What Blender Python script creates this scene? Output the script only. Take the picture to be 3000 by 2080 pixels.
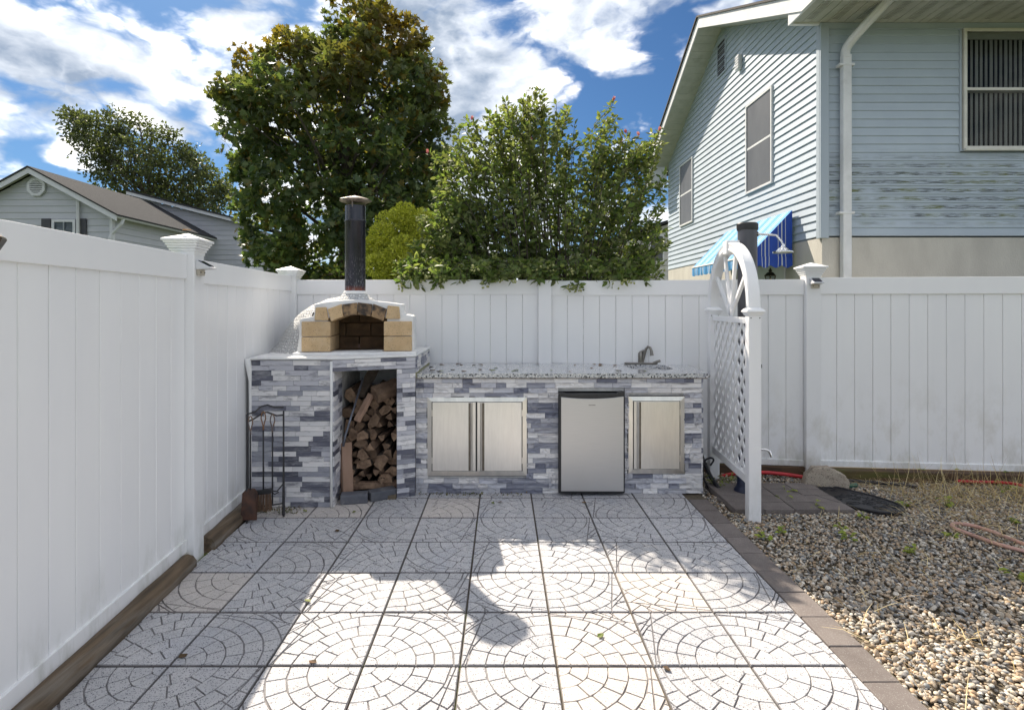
import bpy, bmesh, math, random
import numpy as np
from mathutils import Vector, Matrix
random.seed(7); RNG = np.random.default_rng(7)
R = math.radians
for o in list(bpy.data.objects): bpy.data.objects.remove(o)
scene = bpy.context.scene
COL = scene.collection

# ------------------------------------------------------------------ camera
F = 1239.0; HX = 1130.0; HY = 688.0; CAMH = 1.515
cam = bpy.data.cameras.new('camera'); camo = bpy.data.objects.new('camera', cam); COL.objects.link(camo)
camo.location = (0, 0, CAMH); camo.rotation_euler = (R(90), 0, 0)
cam.sensor_width = 36; cam.lens = F/2302*36
cam.shift_x = 21/2302; cam.shift_y = -110/2302
cam.clip_start = 0.05; cam.clip_end = 3000
scene.camera = camo

# ------------------------------------------------------------------ world, sun, exposure
scene.view_settings.view_transform = 'Standard'
scene.view_settings.look = 'None'
scene.view_settings.gamma = 1
scene.view_settings.use_curve_mapping = False
scene.view_settings.exposure = 2.15
SUN = Vector((-1.247, 2.12, 2.40)).normalized()      # towards the sun
el = math.asin(SUN.z); az = math.atan2(SUN.x, SUN.y)
world = bpy.data.worlds.new('World'); scene.world = world; world.use_nodes = True
wn = world.node_tree; wn.nodes.clear()
def WN(t, **k):
    n = wn.nodes.new(t)
    for a, b in k.items(): setattr(n, a, b)
    return n
def wl(a, b): wn.links.new(a, b)
def wmath(op, a, b=None, c=None, clamp=False):
    n = WN('ShaderNodeMath', operation=op); n.use_clamp = clamp
    for i, v in enumerate((a, b, c)):
        if v is None: continue
        if isinstance(v, (int, float)): n.inputs[i].default_value = v
        else: wl(v, n.inputs[i])
    return n.outputs[0]
sky = WN('ShaderNodeTexSky', sky_type='NISHITA', sun_disc=False)
sky.sun_elevation = el; sky.sun_rotation = az; sky.air_density = 1.0; sky.dust_density = 0.6; sky.ozone_density = 2.0
tc = WN('ShaderNodeTexCoord')
mp = WN('ShaderNodeMapping'); mp.inputs['Scale'].default_value = (1, 1, 1.9); mp.inputs['Location'].default_value = (0.35, 0.1, 0.0)
wl(tc.outputs['Generated'], mp.inputs[0])
def wnoise(scale, detail, rough, off=0.0, dist=0.0):
    n = WN('ShaderNodeTexNoise'); n.noise_dimensions = '4D'
    n.inputs['W'].default_value = off; n.inputs['Scale'].default_value = scale
    n.inputs['Detail'].default_value = detail; n.inputs['Roughness'].default_value = rough
    n.inputs['Distortion'].default_value = dist
    wl(mp.outputs[0], n.inputs['Vector']); return n.outputs[0]
n1 = wnoise(2.6, 10, 0.60, 1.3, 0.15)
n2 = wnoise(6.5, 8, 0.6, 4.2, 0.1)
n3 = wnoise(1.5, 3, 0.5, 9.0)
def blob(px, py, sharp, amt):
    d = Vector(((px-HX)/F, 1, (HY-py)/F)).normalized()
    v = WN('ShaderNodeVectorMath', operation='DOT_PRODUCT'); wl(tc.outputs['Generated'], v.inputs[0]); v.inputs[1].default_value = d
    e = wmath('MULTIPLY', wmath('SUBTRACT', v.outputs['Value'], 1.0), sharp)
    return wmath('MULTIPLY', wmath('EXPONENT', e), amt)
def puff(vec, sc, w=0.0):      # billowed noise: rounded heaps with creases between them
    tot = None
    for k_, (f_, a_) in enumerate(((1, .55), (2.1, .28), (4.3, .15), (8.9, .08))):
        n = WN('ShaderNodeTexNoise'); n.inputs['Scale'].default_value = sc*f_; n.inputs['Detail'].default_value = 0 if k_ < 3 else 2
        sh_ = WN('ShaderNodeVectorMath', operation='ADD'); wl(vec, sh_.inputs[0]); sh_.inputs[1].default_value = (w+k_*3.1, k_*1.7, k_*.9); wl(sh_.outputs[0], n.inputs['Vector'])
        v = wmath('MULTIPLY', wmath('ABSOLUTE', wmath('SUBTRACT', n.outputs[0], .5)), 2.6*a_); tot = v if tot is None else wmath('ADD', tot, v)
    return tot
def wisp(vec):     # a little turbulence so that cells do not read as cells
    n = WN('ShaderNodeTexNoise'); n.inputs['Scale'].default_value = 7; n.inputs['Detail'].default_value = 6; wl(vec, n.inputs['Vector'])
    a = WN('ShaderNodeVectorMath', operation='SUBTRACT'); wl(n.outputs['Color'], a.inputs[0]); a.inputs[1].default_value = (.5, .5, .5)
    b = WN('ShaderNodeVectorMath', operation='SCALE'); wl(a.outputs[0], b.inputs[0]); b.inputs['Scale'].default_value = .16
    c = WN('ShaderNodeVectorMath', operation='ADD'); wl(vec, c.inputs[0]); wl(b.outputs[0], c.inputs[1]); return c.outputs[0]
mp_up = WN('ShaderNodeMapping'); mp_up.inputs['Scale'].default_value = (1, 1, 1.9); mp_up.inputs['Location'].default_value = (0.30, 0.1, 0.09); wl(tc.outputs['Generated'], mp_up.inputs[0])
pf = puff(wisp(mp.outputs[0]), 4.2, .7); pu = puff(wisp(mp_up.outputs[0]), 4.2, .7)
den = wmath('ADD', wmath('MULTIPLY', n1, .62), wmath('MULTIPLY', pf, .70))
BLOBS = ((1150, 200, 2.5, .06), (330, 190, 22, .07), (60, 160, 40, .03), (500, 120, 30, .10), (90, 330, 40, .06), (1230, 90, 22, .12), (1050, 170, 40, .06), (1420, 60, 60, .08), (1440, 270, 180, .10),
         (20, 5, 200, -.20), (330, -15, 130, -.25), (700, 20, 300, -.12), (1130, 0, 300, -.14), (1330, 230, 150, -.22), (1555, 110, 90, -.22), (440, 430, 80, -.20), (140, 415, 80, -.14), (1430, 400, 60, -.15))
for b in BLOBS:
    den = wmath('ADD', den, blob(*b))
cov = WN('ShaderNodeMapRange', interpolation_type='SMOOTHERSTEP'); wl(den, cov.inputs[0])
cov.inputs[1].default_value = 0.40; cov.inputs[2].default_value = 0.62
shade = wmath('ADD', wmath('ADD', wmath('MULTIPLY', n2, 0.6), wmath('MULTIPLY', den, 1.3)), wmath('MULTIPLY', wmath('SUBTRACT', pu, pf), 1.0))
shade = wmath('MULTIPLY', wmath('SUBTRACT', shade, 0.78), 1.9, clamp=True)
cr = WN('ShaderNodeValToRGB'); wl(shade, cr.inputs[0])
cr.color_ramp.elements[0].position = 0.0; cr.color_ramp.elements[0].color = (1.0, 0.955, 0.895, 1)
cr.color_ramp.elements[1].position = 1.0; cr.color_ramp.elements[1].color = (0.14, 0.175, 0.23, 1)
e_ = cr.color_ramp.elements.new(0.42); e_.color = (0.42, 0.44, 0.47, 1)
cm = WN('ShaderNodeVectorMath', operation='SCALE'); wl(cr.outputs[0], cm.inputs[0]); cm.inputs['Scale'].default_value = 5.0
sk = WN('ShaderNodeVectorMath', operation='MULTIPLY'); wl(sky.outputs[0], sk.inputs[0]); sk.inputs[1].default_value = (0.075, 0.12, 0.165)
mix = WN('ShaderNodeMix', data_type='RGBA'); wl(cov.outputs[0], mix.inputs[0]); wl(sk.outputs[0], mix.inputs[6]); wl(cm.outputs[0], mix.inputs[7])
bg = WN('ShaderNodeBackground'); bg.inputs[1].default_value = 0.12; wl(mix.outputs[2], bg.inputs[0])
wo = WN('ShaderNodeOutputWorld'); wl(bg.outputs[0], wo.inputs[0])
sl = bpy.data.lights.new('sun', 'SUN'); sl.energy = 2.0; sl.angle = R(0.53); sl.color = (1.0, 0.89, 0.74)
so = bpy.data.objects.new('sun', sl); COL.objects.link(so); so.rotation_euler = SUN.to_track_quat('Z', 'Y').to_euler(); so.location = (0, 0, 20)

# ------------------------------------------------------------------ helpers
def P(px, py, Y): return Vector(((px-HX)*Y/F, Y, CAMH-(py-HY)*Y/F))
def G(px, py, z=0.0):
    Y = (CAMH-z)*F/(py-HY); return Vector(((px-HX)*Y/F, Y, z))
def tag(o, label=None, cat=None, group=None, kind=None):
    for k, v in (('label', label), ('category', cat), ('group', group), ('kind', kind)):
        if v: o[k] = v
    return o
def empty(name, loc=(0, 0, 0), rz=0, **k):
    o = bpy.data.objects.new(name, None); COL.objects.link(o); o.location = loc; o.rotation_euler = (0, 0, rz); o.empty_display_size = .1
    return tag(o, **k)
def link(name, me, parent=None, **k):
    o = bpy.data.objects.new(name, me); COL.objects.link(o)
    if parent is not None: o.parent = parent
    return tag(o, **k)
def copy_tree(o, parent=None):
    c = o.copy(); COL.objects.link(c); c.parent = parent
    for ch in list(o.children): copy_tree(ch, c)
    return c

class MB:
    def __init__(s): s.v = []; s.f = []; s.m = []; s.mi = 0
    def add(s, vs, fs):
        b = len(s.v); s.v += [tuple(v) for v in vs]; s.f += [tuple(b+i for i in f) for f in fs]; s.m += [s.mi]*len(fs); return s
    def box(s, x0, x1, y0, y1, z0, z1, M=None):
        vs = [Vector((x, y, z)) for z in (z0, z1) for y in (y0, y1) for x in (x0, x1)]
        if M is not None: vs = [M @ v for v in vs]
        return s.add(vs, [(0, 2, 3, 1), (4, 5, 7, 6), (0, 1, 5, 4), (2, 6, 7, 3), (0, 4, 6, 2), (1, 3, 7, 5)])
    def prism(s, pts, a, b):      # pts: list of Vector (closed loop), extruded by vector b-a
        n = len(pts); lo = [Vector(p)+Vector(a) for p in pts]; hi = [Vector(p)+Vector(b) for p in pts]
        return s.add(lo+hi, [tuple(range(n))[::-1], tuple(range(n, 2*n))]+[(i, (i+1) % n, n+(i+1) % n, n+i) for i in range(n)])
    def tube(s, pts, r, n=10, cap=True, sq=False):
        pts = [Vector(p) for p in pts]; rs = r if isinstance(r, (list, tuple)) else [r]*len(pts)
        vs = []; up = None
        for i, p in enumerate(pts):
            d = (pts[min(i+1, len(pts)-1)]-pts[max(i-1, 0)]).normalized()
            if up is None: up = Vector((0, 0, 1)) if abs(d.z) < .9 else Vector((0, 1, 0))
            a = d.cross(up); a = a.normalized() if a.length > 1e-6 else Vector((1, 0, 0)); b = a.cross(d).normalized(); up = b
            for k in range(n):
                t = 2*math.pi*(k+.5)/n
                vs.append(p+(a*math.cos(t)+b*math.sin(t))*rs[i])
        fs = []
        for i in range(len(pts)-1):
            for k in range(n): fs.append((i*n+k, i*n+(k+1) % n, (i+1)*n+(k+1) % n, (i+1)*n+k))
        if cap: fs += [tuple(range(n))[::-1], tuple((len(pts)-1)*n+k for k in range(n))]
        return s.add(vs, fs)
    def lathe(s, prof, n=24, c=(0, 0, 0), M=None, rot=0):
        vs = []
        for r, z in prof:
            for k in range(n):
                t = 2*math.pi*k/n+rot; v = Vector((r*math.cos(t), r*math.sin(t), z))+Vector(c)
                vs.append(M @ v if M is not None else v)
        fs = [(i*n+k, i*n+(k+1) % n, (i+1)*n+(k+1) % n, (i+1)*n+k) for i in range(len(prof)-1) for k in range(n)]
        fs += [tuple(range(n))[::-1], tuple((len(prof)-1)*n+k for k in range(n))]
        return s.add(vs, fs)
    def mesh(s, name, mats, smooth=False, bev=0, seg=1, ang=30):
        me = bpy.data.meshes.new(name); me.from_pydata(s.v, [], s.f)
        for m in (mats if isinstance(mats, (list, tuple)) else [mats]): me.materials.append(m)
        if any(s.m): me.polygons.foreach_set('material_index', s.m)
        bm = bmesh.new(); bm.from_mesh(me); bmesh.ops.recalc_face_normals(bm, faces=bm.faces)
        if bev:
            es = [e for e in bm.edges if len(e.link_faces) == 2 and e.calc_face_angle(0) > R(ang)]
            bmesh.ops.bevel(bm, geom=es, offset=bev, segments=seg, affect='EDGES', profile=.6)
        bm.to_mesh(me); bm.free()
        if smooth:
            me.polygons.foreach_set('use_smooth', [True]*len(me.polygons))
            if smooth == 'auto':
                bm = bmesh.new(); bm.from_mesh(me)
                for e in bm.edges:
                    if len(e.link_faces) != 2 or e.calc_face_angle(0) > R(38): e.smooth = False
                bm.to_mesh(me); bm.free()
        return me
    def obj(s, name, mats, parent=None, smooth=False, bev=0, seg=1, **k):
        return link(name, s.mesh(name, mats, smooth, bev, seg), parent, **k)

def npmesh(name, v, faces_flat, nper, mat, col=None, smooth=False):
    me = bpy.data.meshes.new(name); nf = len(faces_flat)//nper
    me.vertices.add(len(v)); me.vertices.foreach_set('co', np.ascontiguousarray(v, dtype=np.float32).ravel())
    me.loops.add(len(faces_flat)); me.loops.foreach_set('vertex_index', np.ascontiguousarray(faces_flat, dtype=np.int32).ravel())
    me.polygons.add(nf); me.polygons.foreach_set('loop_start', np.arange(nf, dtype=np.int32)*nper)
    me.polygons.foreach_set('loop_total', np.full(nf, nper, dtype=np.int32))
    if smooth: me.polygons.foreach_set('use_smooth', np.ones(nf, dtype=bool))
    me.materials.append(mat); me.update(calc_edges=True)
    if col is not None:
        a = me.color_attributes.new('Col', 'FLOAT_COLOR', 'POINT')
        a.data.foreach_set('color', np.ascontiguousarray(np.concatenate([col, np.ones((len(col), 1))], 1), dtype=np.float32).ravel())
    return me

# ------------------------------------------------------------------ materials
def mat(name, c1, c2=None, scale=12, rough=.6, metal=0, bump=0, bscale=60, stretch=(1, 1, 1), rand=0, detail=5, spec=.5, attr=False,
        speck=None, lo=.35, hi=.65, bdist=.004, transl=0, coat=0, c3=None, c3scale=3, c3lo=.55, c3hi=.75, hook=None, rvar=0):
    m = bpy.data.materials.new(name); m.use_nodes = True; t = m.node_tree; N = t.nodes; L = t.links
    b = N['Principled BSDF']; geo = N.new('ShaderNodeNewGeometry'); mpn = N.new('ShaderNodeMapping'); L.new(geo.outputs['Position'], mpn.inputs[0])
    mpn.inputs['Scale'].default_value = stretch
    oi = N.new('ShaderNodeObjectInfo')
    def noise(sc, det=detail, off=0, rgh=.55, vec=None):
        n = N.new('ShaderNodeTexNoise'); n.noise_dimensions = '4D'; n.inputs['Scale'].default_value = sc; n.inputs['Detail'].default_value = det; n.inputs['Roughness'].default_value = rgh
        if rand:
            mm = N.new('ShaderNodeMath'); mm.operation = 'MULTIPLY_ADD'; L.new(oi.outputs['Random'], mm.inputs[0]); mm.inputs[1].default_value = 37; mm.inputs[2].default_value = off; L.new(mm.outputs[0], n.inputs['W'])
        else: n.inputs['W'].default_value = off
        L.new(vec or mpn.outputs[0], n.inputs['Vector']); return n.outputs[0]
    def rng(v, a, c, o0=0., o1=1.):
        r = N.new('ShaderNodeMapRange'); L.new(v, r.inputs[0]); r.inputs[1].default_value = a; r.inputs[2].default_value = c; r.inputs[3].default_value = o0; r.inputs[4].default_value = o1; return r.outputs[0]
    def mixc(f, a, c, mode='MIX'):
        x = N.new('ShaderNodeMix'); x.data_type = 'RGBA'; x.blend_type = mode
        for i, v in ((0, f), (6, a), (7, c)):
            if isinstance(v, (int, float)): x.inputs[i].default_value = v
            elif isinstance(v, tuple): x.inputs[i].default_value = (*v, 1) if len(v) == 3 else v
            else: L.new(v, x.inputs[i])
        return x.outputs[2]
    def math_(op, a, c=None, d=None, clamp=False):
        n = N.new('ShaderNodeMath'); n.operation = op; n.use_clamp = clamp
        for i, v in enumerate((a, c, d)):
            if v is None: continue
            if isinstance(v, (int, float)): n.inputs[i].default_value = v
            else: L.new(v, n.inputs[i])
        return n.outputs[0]
    if attr:
        at = N.new('ShaderNodeVertexColor'); at.layer_name = 'Col'; col = at.outputs[0]
        if c2 is not None: col = mixc(rng(noise(scale), lo, hi), col, mixc(1.0, col, c2, 'MULTIPLY'))
    else:
        col = mixc(rng(noise(scale), lo, hi), c1, c2) if c2 is not None else None
    if col is None:
        rgb = N.new('ShaderNodeRGB'); rgb.outputs[0].default_value = (*c1, 1); col = rgb.outputs[0]
    if c3: col = mixc(rng(noise(c3scale, 6, 5.5), c3lo, c3hi), col, c3)
    if speck:      # (scale, threshold, colour)
        for sp in (speck if isinstance(speck, list) else [speck]):
            vo = N.new('ShaderNodeTexVoronoi'); vo.inputs['Scale'].default_value = sp[0]; L.new(geo.outputs['Position'], vo.inputs['Vector'])
            sx = N.new('ShaderNodeSeparateColor'); L.new(vo.outputs['Color'], sx.inputs[0])
            f = math_('MULTIPLY', rng(sx.outputs[0], sp[1], sp[1]+.02), rng(vo.outputs['Distance'], .62, .5))
            col = mixc(f, col, sp[2])
    if rvar: 
        hv = N.new('ShaderNodeHueSaturation'); L.new(col, hv.inputs['Color']); L.new(rng(oi.outputs['Random'], 0, 1, 1-rvar, 1+rvar), hv.inputs['Value']); col = hv.outputs[0]
    ctx = dict(m=m, N=N, L=L, b=b, geo=geo, oi=oi, noise=noise, rng=rng, mixc=mixc, math_=math_, mpn=mpn, bh=None, rough=None)
    if hook: col = hook(ctx, col) or col
    L.new(col, b.inputs['Base Color'])
    b.inputs['Roughness'].default_value = rough; b.inputs['Metallic'].default_value = metal; b.inputs['Specular IOR Level'].default_value = spec
    if ctx['rough'] is not None: L.new(ctx['rough'], b.inputs['Roughness'])
    if coat: b.inputs['Coat Weight'].default_value = coat
    if bump or ctx['bh'] is not None:
        bp = N.new('ShaderNodeBump'); bp.inputs['Strength'].default_value = bump or .5; bp.inputs['Distance'].default_value = bdist
        L.new(ctx['bh'] if ctx['bh'] is not None else noise(bscale, 6, 2.2, .6), bp.inputs['Height']); L.new(bp.outputs[0], b.inputs['Normal'])
    if transl:
        tr = N.new('ShaderNodeBsdfTranslucent'); ms = N.new('ShaderNodeMixShader'); ms.inputs[0].default_value = transl
        br = mixc(1.0, col, (1.25, 1.35, .6), 'MULTIPLY'); L.new(br, tr.inputs[0])
        L.new(b.outputs[0], ms.inputs[1]); L.new(tr.outputs[0], ms.inputs[2]); L.new(ms.outputs[0], N['Material Output'].inputs[0])
    return m

def sepxyz(c):
    s = c['N'].new('ShaderNodeSeparateXYZ'); c['L'].new(c['geo'].outputs['Position'], s.inputs[0]); return s.outputs
def h_fence(c, col):
    x, y, z = sepxyz(c); rng, mth, mixc, noise = c['rng'], c['math_'], c['mixc'], c['noise']
    mp2 = c['N'].new('ShaderNodeMapping'); c['L'].new(c['geo'].outputs['Position'], mp2.inputs[0]); mp2.inputs['Scale'].default_value = (1, 1, .55)
    low = mth('MULTIPLY', rng(z, .95, .08), rng(x, 1.6, 2.1))
    f = mth('MULTIPLY', rng(noise(5, 8, 3, .68, mp2.outputs[0]), .47, .68), low)
    col = mixc(mth('MULTIPLY', f, .55), col, (.40, .36, .25))
    low2 = rng(z, .35, .05)
    f2 = mth('MULTIPLY', rng(noise(9, 8, 7, .65), .5, .75), low2)
    col = mixc(mth('MULTIPLY', f2, .6), col, (.26, .27, .17))
    c['bh'] = mth('ADD', mth('MULTIPLY', noise(400), .04), mth('MULTIPLY', noise(2.2, 2, 6), 2.2))
    f3 = rng(noise(70, 2, 1), .79, .82)
    return mixc(mth('MULTIPLY', f3, .6), col, (.2, .19, .17))
VINYL = mat('white_vinyl', (.90, .90, .90), (.86, .86, .87), 3, .33, bump=.35, bscale=400, hook=h_fence, stretch=(1, 1, .3), rvar=.02)
def h_tile(c, col):
    rng, mth, mixc, noise = c['rng'], c['math_'], c['mixc'], c['noise']
    hv = c['N'].new('ShaderNodeHueSaturation'); c['L'].new(col, hv.inputs['Color']); c['L'].new(rng(c['oi'].outputs['Random'], 0, 1, .90, 1.07), hv.inputs['Value']); col = hv.outputs[0]
    col = mixc(mth('MULTIPLY', rng(c['oi'].outputs['Random'], .8, .86), .35), col, (.60, .50, .40))
    obj_xyz = c['N'].new('ShaderNodeSeparateXYZ'); tcn = c['N'].new('ShaderNodeTexCoord'); c['L'].new(tcn.outputs['Object'], obj_xyz.inputs[0])
    f = rng(obj_xyz.outputs[2], -.0015, -.0045)         # darker down in the pressed joints
    f = mth('MULTIPLY', f, rng(noise(5, 3, 3), .3, .62, .55, 1.0))
    return mixc(mth('MULTIPLY', f, .88), col, (.115, .105, .105))
TILE = mat('stamped_concrete', (.535, .525, .53), (.44, .44, .455), 9, .8, bump=.35, bscale=260, speck=[(330, .82, (.13, .13, .15)), (190, .93, (.10, .10, .12))], hook=h_tile, bdist=.003, c3=(.42, .43, .47), c3scale=2.2, c3lo=.52, c3hi=.72)
JOINT = mat('joint_sand', (.085, .07, .05), (.15, .12, .08), 30, .95, bump=.6, bscale=200, c3=(.10, .13, .02), c3scale=7, c3lo=.56, c3hi=.66)
EDGEP = mat('brown_concrete', (.145, .122, .113), (.19, .163, .15), 7, .85, bump=.4, bscale=300, rand=1, rvar=.12, speck=(400, .9, (.3, .29, .27)))
DIRT = mat('soil', (.10, .08, .055), (.16, .13, .09), 14, .95, bump=.8, bscale=90)
GRASSG = mat('lawn', (.05, .08, .02), (.09, .11, .04), 4, .95, bump=.8, bscale=40)
PEB = mat('pebble', (1, 1, 1), (.72, .72, .72), 120, .55, attr=True, bump=.15, bscale=300)
STRAW = mat('straw', (1, 1, 1), attr=True, rough=.7, transl=.25)
def h_timber(c, col):
    return col
TIMBER = mat('weathered_timber', (.17, .12, .075), (.06, .045, .03), 26, .9, bump=.9, bscale=40, stretch=(1, .08, 1), bdist=.01, c3=(.26, .235, .20), c3scale=14, c3lo=.5, c3hi=.72)
TIMBERX = mat('mossy_timber', (.13, .075, .04), (.06, .04, .025), 26, .9, bump=.9, bscale=40, stretch=(.08, 1, 1), bdist=.01, c3=(.10, .11, .02), c3scale=5, c3lo=.5, c3hi=.62)
def stone(name, stops, stx, bump):
    def hk(c, col):
        rng, mth, mixc, noise = c['rng'], c['math_'], c['mixc'], c['noise']
        r = c['N'].new('ShaderNodeValToRGB'); r.color_ramp.interpolation = 'CONSTANT'; c['L'].new(c['oi'].outputs['Random'], r.inputs[0])
        e = r.color_ramp.elements; e[0].position = 0; e[0].color = (*stops[0][1], 1); e[1].position = stops[1][0]; e[1].color = (*stops[1][1], 1)
        for p_, k_ in stops[2:]:
            q = e.new(p_); q.color = (*k_, 1)
        s1 = noise(26, 7, 3, .65); s2 = noise(60, 4, 8, .6)
        col = mixc(mth('MULTIPLY', rng(s1, .48, .68), .45), r.outputs[0], (.62, .62, .64))
        col = mixc(mth('MULTIPLY', rng(noise(24, 7, 13, .7), .52, .64), .72), col, (.11, .11, .14))
        return mixc(mth('MULTIPLY', rng(s2, .6, .7), .3), col, (.72, .72, .74))
    return mat(name, (.5, .5, .5), None, rough=.55, stretch=stx, rand=1, bump=bump, bscale=70, hook=hk, bdist=.006)
ST1 = stone('polished_ledger_stone', [(0, (.70, .69, .70)), (.20, (.075, .08, .11)), (.34, (.30, .31, .36)), (.50, (.80, .78, .78)), (.66, (.12, .125, .165)), (.78, (.50, .50, .55))], (.25, .25, 1), .35)
ST2 = stone('split_ledger_stone', [(0, (.46, .46, .50)), (.2, (.72, .70, .70)), (.44, (.15, .16, .215)), (.57, (.54, .545, .60)), (.70, (.82, .80, .79)), (.86, (.25, .26, .32))], (.12, .12, 1.3), .9)
GROUT = mat('pale_grout', (.62, .61, .60), (.45, .44, .43), 20, .9, bump=.5, bscale=90, c3=(.22, .22, .12), c3scale=6, c3lo=.66, c3hi=.8)
PLASTER = mat('white_plaster', (.84, .84, .83), (.74, .74, .74), 10, .8, bump=.6, bscale=70, bdist=.006, c3=(.45, .44, .40), c3scale=5, c3lo=.62, c3hi=.85)
def h_wire(c, col):
    N, L = c['N'], c['L']
    vo = N.new('ShaderNodeTexVoronoi'); vo.feature = 'DISTANCE_TO_EDGE'; vo.inputs['Scale'].default_value = 40; vo.inputs['Randomness'].default_value = .35
    L.new(c['geo'].outputs['Position'], vo.inputs['Vector'])
    r = c['rng'](vo.outputs[0], .02, .22); c['bh'] = r
    return c['mixc'](c['math_']('MULTIPLY', c['rng'](vo.outputs[0], .10, .03), .22), col, (.40, .40, .41))
SHELL = mat('chicken_wire_plaster', (.84, .84, .83), (.76, .76, .76), 6, .75, bump=1.0, bdist=.016, hook=h_wire, c3=(.48, .47, .44), c3scale=6, c3lo=.62, c3hi=.85)
FBRICK = mat('fire_brick', (.62, .45, .26), (.53, .37, .205), 16, .85, bump=.5, bscale=150, rand=1, rvar=.08, c3=(.60, .46, .29), c3scale=11, c3lo=.5, c3hi=.75, speck=(230, .95, (.16, .10, .06)))
SOOT = mat('sooty_fire_brick', (.42, .28, .15), (.22, .14, .08), 12, .9, bump=.5, bscale=150, rand=1, c3=(.05, .04, .035), c3scale=16, c3lo=.42, c3hi=.60)
INBRICK = mat('oven_inner_brick', (.20, .12, .065), (.12, .075, .045), 12, .9, bump=.4, bscale=150, rand=1, c3=(.05, .035, .025), c3scale=6)
BLACK = mat('black_enamel', (.012, .012, .016), (.02, .02, .028), 30, .16, bump=.06, bscale=180, coat=.4)
def h_pipe(c, col):
    x, y, z = sepxyz(c); rng, mth, mixc, noise = c['rng'], c['math_'], c['mixc'], c['noise']
    f = mth('MULTIPLY', rng(z, 1.69, 1.645), rng(noise(30, 6, 1), .35, .55)); col = mixc(f, col, (.19, .045, .02))
    f2 = mth('MULTIPLY', rng(z, 1.98, 1.70), rng(noise(150, 4, 5), .55, .64)); return mixc(mth('MULTIPLY', f2, .6), col, (.26, .26, .30))
PIPE = mat('glossy_black_pipe', (.010, .010, .016), (.03, .03, .045), 14, .2, bump=.12, bscale=90, stretch=(1, 1, .2), hook=h_pipe)
CAPM = mat('rusty_cap_metal', (.36, .30, .25), (.14, .11, .095), 25, .5, metal=.5, bump=.3, bscale=100, c3=(.62, .58, .54), c3scale=9)
IRON = mat('black_iron', (.018, .018, .022), (.035, .033, .035), 40, .5, bump=.3, bscale=200)
RUST = mat('rusty_iron', (.05, .03, .024), (.11, .05, .03), 20, .7, bump=.5, bscale=100)
WOODH = mat('handle_metal', (.10, .11, .14), (.22, .13, .07), 22, .6)
BRIST = mat('straw_bristle', (.30, .19, .12), (.16, .10, .07), 200, .9, stretch=(1, 1, .05))
def h_steel(c, col):
    N, L = c['N'], c['L']
    w = c['noise'](3.2, 2, 4, .5); c['rough'] = c['rng'](w, .3, .7, .30, .42)
    n = c['noise'](90, 4, 2); c['bh'] = c['math_']('ADD', c['math_']('MULTIPLY', n, .08), c['math_']('MULTIPLY', w, 1.0)); return col
STEEL = mat('brushed_steel', (.88, .85, .81), (.82, .79, .755), 60, .36, metal=1, bump=.30, stretch=(1, 1, .12), hook=h_steel, bdist=.02)
STEELF = mat('steel_trim', (.88, .84, .78), (.74, .71, .66), 20, .33, metal=1, stretch=(1, 1, .3))
FRIDGE = mat('fridge_silver', (.62, .605, .595), (.58, .57, .56), 120, .42, metal=.85, stretch=(.05, 1, 3))
BLKPL = mat('black_plastic', (.022, .022, .024), (.03, .03, .032), 50, .4, bump=.1, bscale=300)
SHOW = mat('grey_plastic_column', (.075, .075, .085), (.095, .095, .11), 12, .3, bump=.03, bscale=80, stretch=(1, 1, .1))
NAVY = mat('navy_plastic', (.015, .02, .05), (.02, .03, .07), 12, .35)
CHROME = mat('chrome', (.80, .80, .80), (.72, .70, .66), 30, .09, metal=1)
NICKEL = mat('brushed_nickel', (.30, .28, .25), (.22, .205, .185), 30, .28, metal=1)
GRAN = mat('speckled_granite', (.60, .60, .60), (.50, .505, .52), 40, .12, speck=[(95, .62, (.30, .31, .34)), (80, .72, (.04, .04, .05)), (110, .80, (.82, .80, .76))], coat=.3)
def h_wood(c, col):
    return c['mixc'](c['math_']('MULTIPLY', c['rng'](c['noise'](40, 4, 9), .45, .7), .5), col, (.06, .035, .02))
LOGM = mat('split_wood', (.27, .18, .12), (.13, .08, .052), 14, .85, bump=.9, bscale=50, rand=1, rvar=.35, hook=h_wood, stretch=(1, .2, 1), bdist=.008)
LOGE = mat('sawn_end', (.32, .215, .14), (.16, .10, .065), 22, .9, bump=.7, bscale=70, rand=1, rvar=.3, hook=h_wood)
BARK = mat('bark', (.10, .075, .055), (.05, .038, .03), 22, .95, bump=1, bscale=45, rand=1, stretch=(1, .3, 1), bdist=.01)
BOARD = mat('old_board', (.40, .26, .19), (.30, .19, .13), 12, .85, bump=.5, bscale=60, rand=1, rvar=.15, stretch=(1, 1, .1))
SLATE = mat('slate_grey_paver', (.09, .095, .115), (.15, .155, .17), 10, .8, bump=.6, bscale=90, rand=1, rvar=.2, c3=(.25, .245, .24), c3scale=9, c3lo=.6)
ROCK = mat('speckled_rock', (.45, .39, .31), (.36, .30, .24), 9, .9, bump=.8, bscale=60, speck=(180, .88, (.10, .09, .08)), c3=(.13, .10, .08), c3scale=11, c3lo=.56, c3hi=.7, bdist=.01)
RUBBER = mat('black_rubber', (.010, .010, .014), (.016, .016, .02), 40, .45)
REDH = mat('red_hose', (.60, .03, .035), (.42, .02, .03), 12, .35)
PEACH = mat('faded_pink_hose', (.60, .33, .24), (.45, .27, .23), 5, .45, c3=(.62, .45, .40), c3scale=2)
GREENP = mat('green_plastic', (.02, .09, .06), (.03, .12, .08), 20, .4)
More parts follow.
